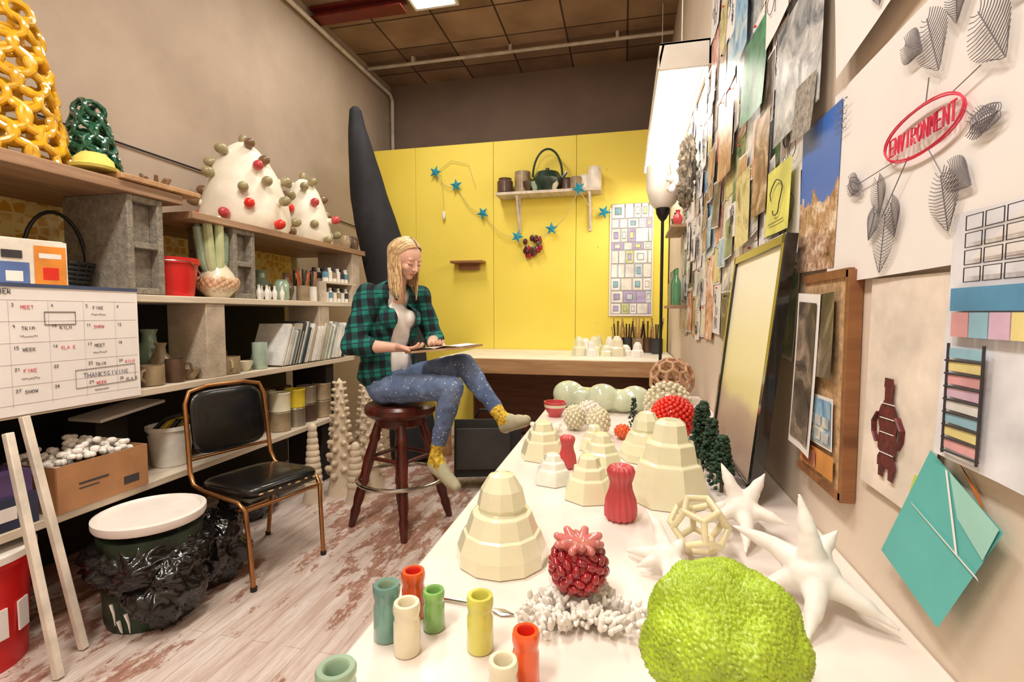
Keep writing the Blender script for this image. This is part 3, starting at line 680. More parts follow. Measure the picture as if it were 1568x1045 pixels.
area('fixture_tube_light',(.30,3.95,2.65),.22,2.0,20,rot=(0,.35,0))
pe=emis('ceiling_and_fill_diffuser',(1,.98,.93),6)
for (x,y) in((-1.68,3.70),(-1.0,1.2),(-1.0,-.9)):  # first panel is in view; the others are unseen, added as fill
    b=MB(); b.box((x,y,4.085),(.42,1.26,.06),fx); b.box((x,y,4.052),(.36,1.18,.008),pe); b.obj('ceiling_and_fill_panel',bevel=.004)
area('ceiling_and_fill_lamp',(-1.68,3.70,4.04),.34,1.16,36)
area('ceiling_and_fill_lamp',(-1.0,1.2,4.04),.34,1.16,58)  # added fill light overhead, out of view
area('ceiling_and_fill_lamp',(-1.0,-.9,4.04),.34,1.16,82)  # added fill light behind the camera, out of view
# ------------------------------------------------------------------ right wall paper
PH=[photom(i,c) for i,c in enumerate([[(.25,.2,.15),(.6,.45,.32),(.88,.8,.68)],[(.3,.32,.35),(.68,.68,.68),(.95,.93,.9)],[(.4,.27,.18),(.8,.62,.42),(.93,.88,.8)],
 [(.2,.25,.18),(.42,.52,.35),(.78,.78,.6)],[(.3,.45,.65),(.62,.78,.88),(.92,.9,.82)],[(.13,.12,.12),(.38,.34,.3),(.7,.62,.54)],[(.82,.77,.7),(.93,.9,.84),(.65,.58,.5)],[(.5,.15,.14),(.85,.58,.48),(.96,.92,.88)],
 [(.65,.6,.35),(.9,.86,.62),(.5,.4,.28)],[(.25,.25,.25),(.8,.8,.8),(.97,.97,.97)]])]
def sheet(b,y0,y1,z0,z1,mat,off=.004,tilt=0,curl=.0):
    n=6; vs=[]; cy,cz=(y0+y1)/2,(z0+z1)/2
    for i in range(n+1):
        for j in range(n+1):
            y=y0+(y1-y0)*i/n-cy; z=z0+(z1-z0)*j/n-cz; t=1-j/n
            x=XR-off-curl*t*t*(.4+.6*abs(2*i/n-1))
            vs.append((x,cy+y*math.cos(tilt)-z*math.sin(tilt),cz+y*math.sin(tilt)+z*math.cos(tilt)))
    b.add(vs,[(i*(n+1)+j,i*(n+1)+j+1,(i+1)*(n+1)+j+1,(i+1)*(n+1)+j) for i in range(n) for j in range(n)],mat)
def doodle(b,of,y,w,z,h,rnd):
    for q in range(4):
        cy=y+w*rnd.uniform(.25,.75); cz=z+h*rnd.uniform(.2,.8); r=w*rnd.uniform(.06,.16)
        b.tube([(XR-of,cy+r*math.cos(a)*(1+.25*math.sin(3*a+q)),cz+r*1.3*math.sin(a)) for a in [i*.52 for i in range(12)]],.0010,ink,4,closed=True)
    b.tube([(XR-of,y+w*.5,z+h*.15),(XR-of,y+w*.48,z+h*.5),(XR-of,y+w*.55,z+h*.85)],.0010,ink,4)
b=MB(); rnd=random.Random(21)
y=1.42; ci=0
while y<4.0:
    w=rnd.uniform(.17,.26); z=1.12+rnd.uniform(0,.08); zt=2.75 if y<2.7 else 2.5
    while z<zt:
        h=rnd.uniform(.16,.32); m_=PH[rnd.randrange(10)] if rnd.random()<.70 else paper; tl=rnd.uniform(-.05,.05); of=.004+rnd.uniform(0,.004); cu=rnd.uniform(0,.008)
        if m_ is not paper and rnd.random()<.5:
            sheet(b,y,y+w*.98,z,z+h*.98,paper,of,tl,cu); sheet(b,y+.010,y+w*.98-.010,z+.010,z+h*.98-.010,m_,of+.0015,tl,cu)
        else: sheet(b,y,y+w*.98,z,z+h*.98,m_,of,tl,cu)
        if m_ is paper: doodle(b,of+.008,y,w,z,h,rnd)
        b.ell((XR-of-.006,y+w*.47,z+h*.9),.005,[redbright,chrome,black][ci%3],seg=8,rings=5); ci+=1
        z+=h*.97
    y+=w
# overlapping second layer
for k in range(46):
    y=rnd.uniform(1.45,3.7); z=rnd.uniform(1.5,2.5); w=rnd.uniform(.10,.20); h=rnd.uniform(.12,.24); of=.017+.0006*(k%8); tl=rnd.uniform(-.12,.12)
    m_=[PH[rnd.randrange(10)],PH[rnd.randrange(10)],paper][k%3]
    sheet(b,y,y+w,z,z+h,paper,of,tl,.004); 
    if m_ is paper: doodle(b,of+.005,y,w,z,h,rnd)
    else: sheet(b,y+.008,y+w-.008,z+.008,z+h-.008,m_,of+.001,tl,.004)
b.obj('pinned_photo_collage',smooth=60)
b=MB()
m,nt,p_=newmat('desert_rock_photo'); tc=coords(nt); sp=nt.nodes.new('ShaderNodeSeparateXYZ'); nt.links.new(tc,sp.inputs[0])
f=noisetex(nt,tc,9,8,.65); ad=nt.nodes.new('ShaderNodeMath'); ad.operation='MULTIPLY_ADD'; ad.inputs[1].default_value=.25; nt.links.new(f,ad.inputs[0]); nt.links.new(sp.outputs['Z'],ad.inputs[2])
rk=ramp(nt,noisetex(nt,tc,24,10,.75),[(.35,(.35,.24,.17)),(.5,(.74,.58,.46)),(.62,(.93,.86,.79))]); sk=ramp(nt,sp.outputs['Z'],[(.0,(.5,.7,.9)),(1,(.25,.45,.8))])
mk=nt.nodes.new('ShaderNodeMath'); mk.operation='GREATER_THAN'; mk.inputs[1].default_value=1.70; nt.links.new(ad.outputs[0],mk.inputs[0])
mx=nt.nodes.new('ShaderNodeMix'); mx.data_type='RGBA'; nt.links.new(mk.outputs[0],mx.inputs[0]); nt.links.new(rk,mx.inputs[6]); nt.links.new(sk,mx.inputs[7]); nt.links.new(mx.outputs[2],p_.inputs['Base Color']); p_.inputs['Roughness'].default_value=.3
sheet(b,1.175,1.405,1.40,1.75,m,.012,.02,.004); b.obj('landscape_photo')
b=MB(); sheet(b,1.44,1.66,1.53,1.72,M('yellow_note',(.88,.87,.45),.6),.026,.03,.004)
b.tube([(XR-.032,1.55+.05*math.cos(a)*(1+.3*math.sin(3*a)),1.63+.05*math.sin(a)) for a in [i*.4 for i in range(15)]],.0015,ink,5); b.tube([(XR-.032,1.48,1.56),(XR-.032,1.62,1.562)],.0012,ink,4); b.obj('yellow_sketch_note')
b=MB(); sheet(b,1.71,2.03,1.98,2.26,M('green_red_print',(.25,.5,.35),.4,.5,scale=14),.026,.1,.008); b.obj('green_art_print')
b=MB(); sheet(b,1.25,1.6,1.78,2.1,PH[1],.026,.0,.004); sheet(b,1.20,1.48,2.12,2.45,PH[7],.026,.05,.004); sheet(b,1.50,1.72,2.12,2.5,paper,.027,-.05,.004); doodle(b,.033,1.50,.22,2.12,.38,rnd); sheet(b,1.27,1.41,1.73,1.86,M('knit_swatch',(.60,.57,.53),.9,.3,scale=90),.032,.1,.006); sheet(b,1.98,2.2,2.28,2.75,PH[4],.026,-.03,.004)
sheet(b,1.66,1.84,1.62,1.93,PH[0],.026,.03,.004); sheet(b,1.88,2.10,1.55,1.82,PH[8],.026,-.04,.004); sheet(b,2.2,2.5,1.9,2.2,PH[2],.026,.05,.004); b.obj('pinned_art_prints')
b=MB(); b.box((XR-.012,1.20,1.155),(.02,.24,.44),M('cork',(.76,.62,.46),.9,.2,scale=60,bmp=.3)); b.box((XR-.014,1.08,1.155),(.024,.018,.46),_m['walnut']); b.box((XR-.014,1.20,.93),(.024,.24,.018),_m['walnut']); b.box((XR-.014,1.20,1.38),(.024,.24,.018),_m['walnut'])
sheet(b,1.12,1.30,1.16,1.34,PH[5],.032,-.05,.006); sheet(b,1.12,1.27,1.01,1.12,paper,.028,-.03,.0); sheet(b,1.127,1.263,1.017,1.113,PH[4],.030,-.03,.0)
for i in range(6): b.box((XR-.032,1.145+.042*(i%3),1.035+.032*(i//3)),(.001,.030,.022),PH[1])
sheet(b,1.11,1.30,.95,1.0,M('orange_card',(.85,.58,.3),.5),.028,-.02,.0); sheet(b,1.20,1.28,.955,.99,PH[7],.030,-.02,.0)
sheet(b,1.20,1.34,.975,1.345,paper,.034,.06,.006); sheet(b,1.215,1.325,.995,1.325,PH[5],.036,.06,.006)
b.obj('cork_pinboard')
# black picture frame leaning
b=MB(); A=V((.335,0,.818)); Bv=V((.405,0,1.500)); ax=(Bv-A).normalized(); ay=V((0,1,0)); an=ay.cross(ax).normalized()
if an.x>0: an=-an
RF=Matrix((an,ay,ax)).transposed(); y0,y1=1.35,1.93; h=(Bv-A).length; cen=(A+Bv)/2+V((0,(y0+y1)/2,0))
fb=M('frame_black_gloss',(.03,.03,.035),.2,coat=.8)
for (dy,dz,sy,sz) in((-(y1-y0)/2+.014,0,.028,h),((y1-y0)/2-.014,0,.028,h),(0,h/2-.014,y1-y0,.028),(0,-h/2+.014,y1-y0,.028)): b.box(cen+ay*dy+ax*dz,(.03,sy,sz),fb,RF)
m,nt,p_=newmat('framed_pane'); tc=coords(nt); sp=nt.nodes.new('ShaderNodeSeparateXYZ'); nt.links.new(tc,sp.inputs[0]); mr=nt.nodes.new('ShaderNodeMapRange'); mr.inputs[1].default_value=.85; mr.inputs[2].default_value=1.45; nt.links.new(sp.outputs['Z'],mr.inputs[0])
ad=nt.nodes.new('ShaderNodeMath'); ad.operation='MULTIPLY_ADD'; ad.inputs[1].default_value=.15; nt.links.new(noisetex(nt,tc,6,6),ad.inputs[0]); nt.links.new(mr.outputs[0],ad.inputs[2])
nt.links.new(ramp(nt,ad.outputs[0],[(.05,(.72,.60,.54)),(.35,(.78,.70,.60)),(.42,(.92,.88,.62)),(1,(.97,.96,.90))]),p_.inputs['Base Color']); p_.inputs['Roughness'].default_value=.3  # pane colour runs from muddy at the bottom to pale at the top
b.box(cen+an*.004,(.006,y1-y0-.05,h-.05),m,RF); b.obj('framed_picture',bevel=.002)
# ENVIRONMENT mind-map
b=MB(); sheet(b,.60,1.215,1.365,1.77,paper,.010,-.01,.006); X=XR-.019
pk=M('pencil_grey',(.45,.43,.45),.8)
for (a1,a2,ph,rr_) in((.10,.034,0,.0016),(.104,.036,.1,.0012),(.098,.037,-.05,.0011)): b.tube([(X,.873+a1*math.cos(a),1.575+a2*math.sin(a+ph)) for a in [2*math.pi*i/30 for i in range(30)]],rr_,redink,5,closed=True)
text(b,'ENVIRONMENT',X,.957,1.560,.027,-1,redink,.0017,.58)
def sprig(y,z,L_,ang,kind=0,n=17):
    d=V((0,math.cos(ang),math.sin(ang))); q=V((0,-d.z,d.y)); o=V((X,y,z)); b.tube([o-d*L_,o+d*L_],.0008,pk,5)
    for i in range(n):
        t=-L_+2*L_*i/(n-1)*.95; w=L_*.65*math.sin(math.pi*(i+1)/(n+1))+.006
        for s_ in(-1,1):
            p=o+d*t; b.tube([p,p+q*s_*w*.6+d*.006,p+q*s_*w+d*.014],.0006,pk,4)
            if kind: b.tube([p+q*s_*w*.5+V((0,.006*math.cos(a),.006*math.sin(a))) for a in [i2*.8 for i2 in range(8)]],.0005,pk,4,closed=True)
sprig(.85,1.69,.048,1.2); sprig(.90,1.71,.03,.6); sprig(.97,1.42,.050,1.7,0); sprig(.94,1.455,.03,1.3); sprig(.805,1.453,.042,1.3); sprig(.775,1.48,.028,.6); sprig(1.085,1.545,.026,.5,1,11); sprig(.734,1.54,.022,0,1,11); sprig(.73,1.64,.048,1.0); sprig(.69,1.69,.035,.7); sprig(.99,1.50,.032,1.4); sprig(1.01,1.455,.025,2.0); sprig(.80,1.72,.03,1.5)
for (p,q) in(((.86,1.61),(.855,1.645)),((.93,1.55),(1.07,1.545)),((.90,1.545),(.975,1.465)),((.85,1.542),(.81,1.49)),((.775,1.57),(.75,1.545)),((.80,1.60),(.745,1.61))): b.tube([(X,p[0],p[1]),(X,q[0],q[1])],.0009,pk,4)
for k in range(5): scrib(b,X,1.19,1.73-.014*k,.06,.006,-1,pk,k,.0005)
b.obj('mind_map_drawing',smooth=60)
b=MB(); sheet(b,.88,1.205,1.81,2.2,paper,.022,-.16,.004); X=XR-.028; sprig(1.0,1.87,.04,1.4); b.obj('plant_sketch_sheet')
b=MB(); sheet(b,.56,.795,1.10,1.43,M('pale_blue_paper',(.90,.90,.93),.7),.014,.03,.006); X=XR-.022
cl=[M('stripe_%d'%i,c,.6) for i,c in enumerate([(.90,.66,.68),(.93,.87,.6),(.6,.78,.86),(.92,.92,.92),(.87,.74,.84)])]
for i in range(8): b.box((X,.742,1.125+.0175*i),(.001,.064,.013),cl[i%5]); b.tube([(X-.001,.706,1.116+.0175*i),(X-.001,.778,1.114+.0175*i)],.0015,ink,5)
for yy in(.709,.776): b.tube([(X-.001,yy,1.11),(X-.001,yy-.003,1.26)],.0018,ink,5)
b.box((X,.67,1.318),(.001,.21,.03),M('water_blue',(.35,.6,.76),.6))
for i in range(5): b.box((X,.755-.035*i,1.285),(.001,.033,.032),cl[(i*2)%5])
for i in range(4):
    for j in range(4): b.tube([(X-.001,.75-.035*i,1.34+.022*j),(X-.001,.72-.035*i,1.34+.022*j),(X-.001,.72-.035*i,1.358+.022*j),(X-.001,.75-.035*i,1.358+.022*j)],.0007,ink,4,closed=True)
b.obj('coloured_ladder_drawing',smooth=60)
b=MB(); sheet(b,.81,1.03,.985,1.36,M('cream_paper',(.91,.86,.81),.7),.007,.02,.003); X=XR-.012
db=M('bottle_print_red',(.38,.13,.14),.5,.4,scale=80)
prof=[(.014,1.19),(.016,1.175),(.013,1.172),(.013,1.152),(.026,1.138),(.034,1.12),(.026,1.10),(.030,1.085),(.030,1.065),(.022,1.06),(.030,1.05),(.030,1.035)]
vs=[(X,.942+r,z) for r,z in prof]+[(X,.942-r,z) for r,z in prof]; n=len(prof)
b.add(vs,[(i,i+1,n+i+1,n+i) for i in range(n-1)],db)
for s_ in(-1,1):
    b.tube([(X,.942+s_*.030,1.128),(X,.942+s_*.045,1.11),(X,.942+s_*.043,1.09),(X,.942+s_*.032,1.075)],.005,db,6,flat=.3); b.box((X,.942+s_*.016,1.028),(.001,.016,.02),db)
for zz in(1.145,1.12,1.095,1.06): b.tube([(X-.001,.965,zz),(X-.001,.92,zz+.002)],.0008,paper,4)
b.obj('bottle_figure_drawing',flat=True)
b=MB(); t1=M('paint_teal',(.36,.72,.71),.5,.04); t2=M('paint_aqua',(.62,.82,.78),.5,.04); t3=M('paint_lime',(.80,.84,.35),.5)
def quad(pts,mat,off): b.add([(XR-off-c_*.35,y,z) for (y,z,c_) in pts],[(0,1,2,3)],mat)
quad([(.825,1.10,0),(.668,1.045,.02),(.755,.872,.055),(.915,.905,.045)],t1,.010); quad([(.775,1.083,.004),(.672,1.047,.02),(.69,1.0,.03),(.745,1.03,.02)],t2,.012)
quad([(.850,1.013,.021),(.845,1.010,.021),(.690,.973,.036),(.694,.977,.036)],paper,.0125); quad([(.783,1.085,.005),(.778,1.083,.005),(.735,.985,.028),(.74,.985,.028)],paper,.0125)
quad([(.845,1.12,0),(.805,1.125,0),(.85,1.03,.01),(.88,1.0,.012)],t3,.006); quad([(.79,1.11,0),(.77,1.10,0),(.71,1.04,.0),(.73,1.07,0)],M('paint_orange',(.9,.5,.2),.5),.006)
b.obj('paint_swatch_card',flat=True)
b=MB()
for z in(1.35,1.93): b.box((.385,4.0,z),(.12,.55,.02),plank)
b.obj('corner_wall_shelves')
b=MB(); gg=M('green_glass',(.30,.55,.40),.1,.1,coat=1)
for i,y in enumerate((3.80,3.88,3.97,4.08,4.18)): b.lathe([(0,0),(.03,0),(.032,.16),(.012,.21),(.012,.27),(0,.27)],(.375,y,1.361),[gg,brownpot,gg,celadon,stoneware][i],16)
for i,y in enumerate((3.8,3.9,4.0,4.15)): jar(b,(.375,y,1.941),.035,.11,[redm,brownpot,white_cer,stoneware][i],2)
b.obj('bottles_on_wall_shelf')
b=MB(); gr=M('grey_bark',(.60,.55,.48),.9,.4,scale=20,bmp=.8)
b.ell((.375,3.3,2.22),(.045,.09,.20),gr,seg=40,rings=30,fn=lambda d:.03*noise.noise(d*4)+.02*noise.noise(d*9)); b.ell((.36,3.25,2.05),(.045,.07,.09),gr,seg=30,rings=20,fn=lambda d:.03*noise.noise(d*5)); b.obj('hanging_bark_mask')
b=MB()
for i in range(9): b.cap((.36,3.78,2.28),.045,(.33+.04*math.sin(i*2),3.78+.09*math.cos(i*1.3),2.28+.11*math.sin(i*1.7)),.02,matte_white)
b.obj('white_coral_wall_piece')
# ================================================================== TABLE OBJECTS
TZ=.801
def cup(name,x,y,r,h,m_,inner):
    b=MB(); b.lathe([(0,0),(r*.92,0),(r,.04*h),(r*.97,.62*h),(r*.88,.70*h),(r*.93,.76*h),(r,.84*h),(r,.94*h),(r*.92,h),(r*.66,h)],(x,y,TZ),m_,28)
    b.lathe([(r*.66,h),(r*.56,.95*h),(r*.54,.3*h),(0,.3*h)],(x,y,TZ),inner,28)
    b.obj(name,smooth=50)
cup('ceramic_cup',-.350,.668,.0205,.084,teal,celadon); cup('ceramic_cup.001',-.333,.728,.0195,.076,orange,redbright); cup('ceramic_cup.002',-.306,.645,.020,.075,cream,cream)
cup('ceramic_cup.003',-.288,.705,.0175,.062,greeng,greeng); cup('ceramic_cup.004',-.2025,.675,.020,.082,yellowg,yellowg); cup('ceramic_cup.005',-.122,.618,.0185,.077,orange,redbright)
cup('ceramic_cup.006',-.142,.572,.019,.066,cream,cream); cup('ceramic_cup.007',-.345,.524,.025,.058,celadon,celadon)
b=MB(); b.tube([(-.310,.778,TZ+.004),(-.24,.772,TZ+.006),(-.215,.767,TZ+.004)],[.004,.003,.002],chrome,8); b.tube([(-.215,.767,TZ+.004),(-.19,.763,TZ+.003),(-.17,.761,TZ+.003)],[.002,.009,.002],chrome,10,flat=.3); b.obj('clay_modelling_tool')
def mound(name,x,y,r,h,seg,rot=0,tiers=2,mat_=None):
    b=MB(); mat_=mat_ or pale
    if tiers==2: P_=[(0,0),(r,0),(r*.99,.16*h),(r*.86,.34*h),(r*.80,.36*h),(r*.66,.56*h),(r*.50,.575*h),(r*.50,.60*h),(r*.54,.64*h),(r*.46,.82*h),(r*.28,.97*h),(r*.10,h),(0,h)]
    else: P_=[(0,0),(r,0),(r*.96,.12*h),(r*.78,.48*h),(r*.68,.50*h),(r*.60,.72*h),(r*.46,.74*h),(r*.38,.95*h),(r*.25,h),(0,h)]
    b.lathe(P_,(x,y,TZ),mat_,seg,ang0=rot); return b.obj(name,bevel=.0025,smooth=12)
mound('tiered_slipcast_mound',-.237,.945,.092,.178,12,.2)
mound('tiered_slipcast_mound.001',-.268,1.66,.082,.125,7,.4,1); mound('tiered_slipcast_mound.002',-.200,1.42,.062,.085,6,.8,1,M('translucent_wax',(.91,.91,.87),.2,coat=.8,sss=.4))
mound('tiered_slipcast_mound.003',-.088,1.32,.072,.115,7,.1,1); mound('tiered_slipcast_mound.004',.125,1.36,.110,.215,8,.3,1); mound('tiered_slipcast_mound.005',.08,1.72,.09,.165,8,.0,2)
mound('tiered_slipcast_mound.006',-.065,1.58,.075,.115,7,.5,1); mound('tiered_slipcast_mound.007',-.10,1.80,.06,.09,6,.5,1)
def pleat(name,x,y,r,h):
    b=MB(); n=96; prof=[(0,0),(.8,0),(.98,.06),(1,.2),(.93,.38),(.72,.55),(.66,.68),(.80,.82),(.86,.9),(.75,.97),(.55,1),(.3,.96),(0,.95)]
    b.lathe([(a*r,c*h) for a,c in prof],(x,y,TZ),redm,n,wob=lambda a,z:1+.06*math.cos(15*a+z*20)); b.obj(name,smooth=60)
pleat('pleated_red_vase',-.002,1.195,.038,.132); pleat('pleated_red_vase.001',-.172,1.56,.028,.105)
b=MB(); c=V((-.07,.815,TZ+.072)); rnd=random.Random(8)
b.ell(c,(.045,.045,.042),crimson)
for d in fib(95):
    if d.z>.72: continue
    x,y,z=frame(d); b.ell(c+V((d.x*.044,d.y*.044,d.z*.042)),(.0072,.0105,.009),crimson,Matrix((x,y,z)).transposed()@rotz(rnd.uniform(0,3)),12,8)
pk_=M('pink_glaze',(.85,.48,.46),.25,.2,coat=.8)
for i in range(14): a=i*.45; b.cap(c+V((.016*math.cos(a),.016*math.sin(a),.034)),.012,c+V((.036*math.cos(a),.036*math.sin(a),.038+.008*(i%2))),.007,pk_,8)
b.ell(c+V((0,0,.034)),(.024,.024,.010),pk_)
b.obj('crimson_berry_sculpture',smooth=60)
b=MB(); rnd=random.Random(12); o0=V((-.065,.80,TZ+.008))
for i in range(420):
    a=rnd.uniform(0,6.28); R=.085*math.sqrt(rnd.random())*(1+.35*math.cos(3*a+1.0)); p=o0+V((R*math.cos(a),R*math.sin(a),rnd.uniform(0,.018)))
    if R<.02: continue
    d=V((math.cos(a)*rnd.uniform(-.4,1),math.sin(a)*rnd.uniform(-.4,1),rnd.uniform(.1,1.2))).normalized(); b.cap(p,.0055,p+d*rnd.uniform(.004,.012),.0035,matte_white,7)
b.obj('white_coral_base',smooth=60)
lime=M('lime_glaze',(.64,.75,.18),.4,.14,scale=20,coat=.2)
def urch(d):
    p=d*23; vd=noise.voronoi(p)[0][0]; a=max(0,1-(vd*1.5)**2)
    big=.010*noise.noise(d*2.1+V((3,1,2)))+.004*noise.noise(d*4)
    g=math.exp(-((d-V((.30,.10,.95)).normalized()).length/.24)**2)*.022
    return .0038*a+big-g
b=MB(); b.ell((.124,.630,TZ+.093),(.094,.094,.090),lime,seg=380,rings=210,fn=urch); b.obj('green_urchin_sculpture',smooth=80)
def star(name,c,tips,r0,mat_):
    b=MB(); c=V(c); b.ell(c,(r0*1.15,r0*1.15,r0),mat_)
    for i,t in enumerate(tips):
        t=V(t); x,y,_=frame(t-c); k=c.lerp(t,.5)+V((0,0,.006))+x*(.006*(-1)**i); b.chain([(c,r0*.8),(c.lerp(k,.55),r0*.60),(k,r0*.42),(k.lerp(t,.3),r0*.38),(k.lerp(t,.6),r0*.24),(t,r0*.09)],mat_)
    blob(b,name,.0033,[mat_],it=3,disp=lambda co,n:.0012*noise.noise(co*60))
star('ceramic_starfish',(.320,.90,TZ+.056),[(.300,.92,TZ+.185),(.205,.97,TZ+.100),(.372,.95,TZ+.115),(.412,.83,TZ+.02),(.275,.79,TZ+.008),(.225,.90,TZ+.01),(.395,1.0,TZ+.02)],.036,matte_white)
star('ceramic_starfish.001',(.265,1.17,TZ+.060),[(.225,1.20,TZ+.15),(.315,1.19,TZ+.135),(.18,1.12,TZ+.04),(.345,1.12,TZ+.05),(.25,1.06,TZ+.008),(.31,1.25,TZ+.02),(.2,1.24,TZ+.02)],.033,matte_white)
star('ceramic_starfish.002',(.085,.95,TZ+.035),[(.03,.94,TZ+.015),(.050,1.0,TZ+.105),(.075,.87,TZ+.008),(.14,.90,TZ+.02),(.01,1.01,TZ+.01),(.12,1.0,TZ+.05)],.026,matte_white)
def polyball(name,c,R,tr,mat_,rot=0,truncated=False):
    bm=bmesh.new(); bmesh.ops.create_icosphere(bm,subdivisions=1 if not truncated else 2,radius=1); bm.faces.ensure_lookup_table()
    b=MB(); Rm=Matrix.Rotation(rot,3,'X')@rotz(rot); cs={f.index:(Rm@f.calc_center_median().normalized())*R for f in bm.faces}
    for e in bm.edges:
        p,q=[cs[f.index] for f in e.link_faces]; b.cap(V(c)+p,tr,V(c)+q,tr,mat_,8)
    bm.free(); b.obj(name,smooth=60)
polyball('cream_polyhedron_frame',(.155,1.045,TZ+.064),.057,.0065,M('bone_glaze',(.90,.86,.70),.3,coat=.6),.4)
polyball('wooden_geodesic_ball',(.265,2.86,TZ+.128),.118,.009,woodm('oak',(.62,.46,.34),(.80,.64,.50),'Z'),.3,True)
b=MB(); c=V((.193,1.99,TZ+.091)); b.ell(c,.078,redbright)
for d in fib(260): b.ell(c+d*.080,.0095,redbright,seg=9,rings=6)
b.obj('red_berry_ball',smooth=60)
b=MB(); c=V((.20,2.32,TZ+.10)); b.ell(c-V((0,0,.03)),(.10,.10,.07),cream)
for d in fib(150):
    if d.z>-.3: b.ell(c-V((0,0,.02))+d*.1,.011,cream,seg=8,rings=5)
b.obj('beaded_cream_dome',smooth=60)
def tree(name,x,y,h,r,n,seed):
    rn=random.Random(seed); b=MB(); dgm=M('fir_green',(.12,.24,.16),.6,.4,scale=60); b.cyl((x,y,TZ),(x,y,TZ+h*.9),r*.14,brownpot,r*.05)
    for i in range(n):
        t=rn.random()**.8; zz=.10*h+t*h*.85; R=r*(1-.7*t)*math.sqrt(rn.random()); a=rn.uniform(0,6.28)
        b.ell((x+R*math.cos(a),y+R*math.sin(a),TZ+zz),(r*.15,r*.15,r*.11),dgm,seg=8,rings=5,fn=lambda d:r*.09*noise.noise(d*3+V((i,0,0))))
    b.obj(name,smooth=25)
tree('miniature_fir_tree',.272,1.44,.165,.040,330,1); tree('miniature_fir_tree.001',.262,1.55,.19,.042,330,2); tree('miniature_fir_tree.002',.245,1.66,.21,.042,320,3); tree('miniature_fir_tree.003',.275,1.80,.20,.042,320,4); tree('miniature_fir_tree.004',.045,2.10,.15,.026,120,5)
b=MB(); pg=M('pale_green_gloss',(.80,.84,.72),.15,.1,coat=1)
for (x,y,r) in((-.28,2.58,.072),(-.19,2.54,.055),(-.10,2.50,.072),(0,2.50,.056),(.06,2.52,.068)): b.ell((x,y,TZ+r),(r*1.2,r,r),pg)
b.cap((-.28,2.58,TZ+.062),.052,(.06,2.52,TZ+.062),.052,pg); blob(b,'pale_green_lobed_vase',.008,[pg],it=10)
b=MB(); b.lathe([(0,0),(.03,0),(.032,.01),(.05,.04),(.054,.072),(.049,.072),(.044,.04),(0,.018)],(-.32,2.34,TZ),redm,28); b.lathe([(.0505,.045),(.0545,.06)],(-.32,2.34,TZ),cream,28); b.obj('red_footed_bowl',smooth=50)
def knob(name,x,y,r,h,mat_,n=90):
    b=MB(); c=V((x,y,TZ+h/2)); b.ell(c,(r*.85,r*.85,h*.44),mat_)
    for d in fib(n): b.ell(c+V((d.x*r*.85,d.y*r*.85,d.z*h*.43)),r*.17,mat_,seg=8,rings=5)
    b.obj(name,smooth=60)
knob('nubbly_white_sculpture',-.095,1.98,.05,.125,cream); knob('nubbly_white_sculpture.001',-.20,2.08,.050,.11,cream); knob('nubbly_white_sculpture.002',-.15,2.24,.06,.10,white_cer,60)
knob('orange_nubbly_ball',-.00,1.97,.034,.06,orange,50)
b=MB()
for i in range(14):
    a=i*.45; b.cap((-.30,1.93,TZ+.02),.02,(-.30+.055*math.cos(a),1.93+.055*math.sin(a),TZ+.03+.02*math.sin(i*2)),.011,white_cer,8)
b.obj('white_bud_cluster')
# ================================================================== WOMAN
W=empty('woman')
skin=M('skin',(.87,.69,.60),.5,.05,scale=14,sss=.10)
m,nt,p_=newmat('plaid_flannel'); v=coords(nt,(1,1,1),(0,.12,.64)); sp=nt.nodes.new('ShaderNodeSeparateXYZ'); nt.links.new(v,sp.inputs[0])
def band(sock,freq,thr,ph=0):
    a=nt.nodes.new('ShaderNodeMath'); a.operation='MULTIPLY_ADD'; a.inputs[1].default_value=freq; a.inputs[2].default_value=ph; nt.links.new(sock,a.inputs[0])
    f=nt.nodes.new('ShaderNodeMath'); f.operation='FRACT'; nt.links.new(a.outputs[0],f.inputs[0]); g=nt.nodes.new('ShaderNodeMath'); g.operation='LESS_THAN'; g.inputs[1].default_value=thr; nt.links.new(f.outputs[0],g.inputs[0]); return g.outputs[0]
sx=nt.nodes.new('ShaderNodeMath'); sx.operation='ADD'; nt.links.new(sp.outputs['X'],sx.inputs[0]); nt.links.new(sp.outputs['Y'],sx.inputs[1])
s1=band(sx.outputs[0],11,.5); s2=band(sp.outputs['Z'],11,.5); t_=band(sp.outputs['Z'],11,.06,.75)
ad=nt.nodes.new('ShaderNodeMath'); ad.operation='ADD'; nt.links.new(s1,ad.inputs[0]); nt.links.new(s2,ad.inputs[1])
dv=nt.nodes.new('ShaderNodeMath'); dv.operation='MULTIPLY'; dv.inputs[1].default_value=.5; nt.links.new(ad.outputs[0],dv.inputs[0])
cr=ramp(nt,dv.outputs[0],[(0,(.05,.07,.09)),(.5,(.04,.28,.28)),(1,(.07,.48,.43))]); mx=nt.nodes.new('ShaderNodeMix'); mx.data_type='RGBA'; nt.links.new(t_,mx.inputs[0]); nt.links.new(cr,mx.inputs[6]); mx.inputs[7].default_value=(*lin((.10,.12,.2)),1)
nt.links.new(mx.outputs[2],p_.inputs['Base Color']); p_.inputs['Roughness'].default_value=.85; bump(nt,p_,noisetex(nt,v,180,3),.2,.003); plaid=m
m,nt,p_=newmat('dotted_denim'); v=coords(nt); vo=nt.nodes.new('ShaderNodeTexVoronoi'); vo.inputs['Scale'].default_value=38; nt.links.new(v,vo.inputs['Vector'])
lt_=nt.nodes.new('ShaderNodeMath'); lt_.operation='LESS_THAN'; lt_.inputs[1].default_value=.17; nt.links.new(vo.outputs['Distance'],lt_.inputs[0])
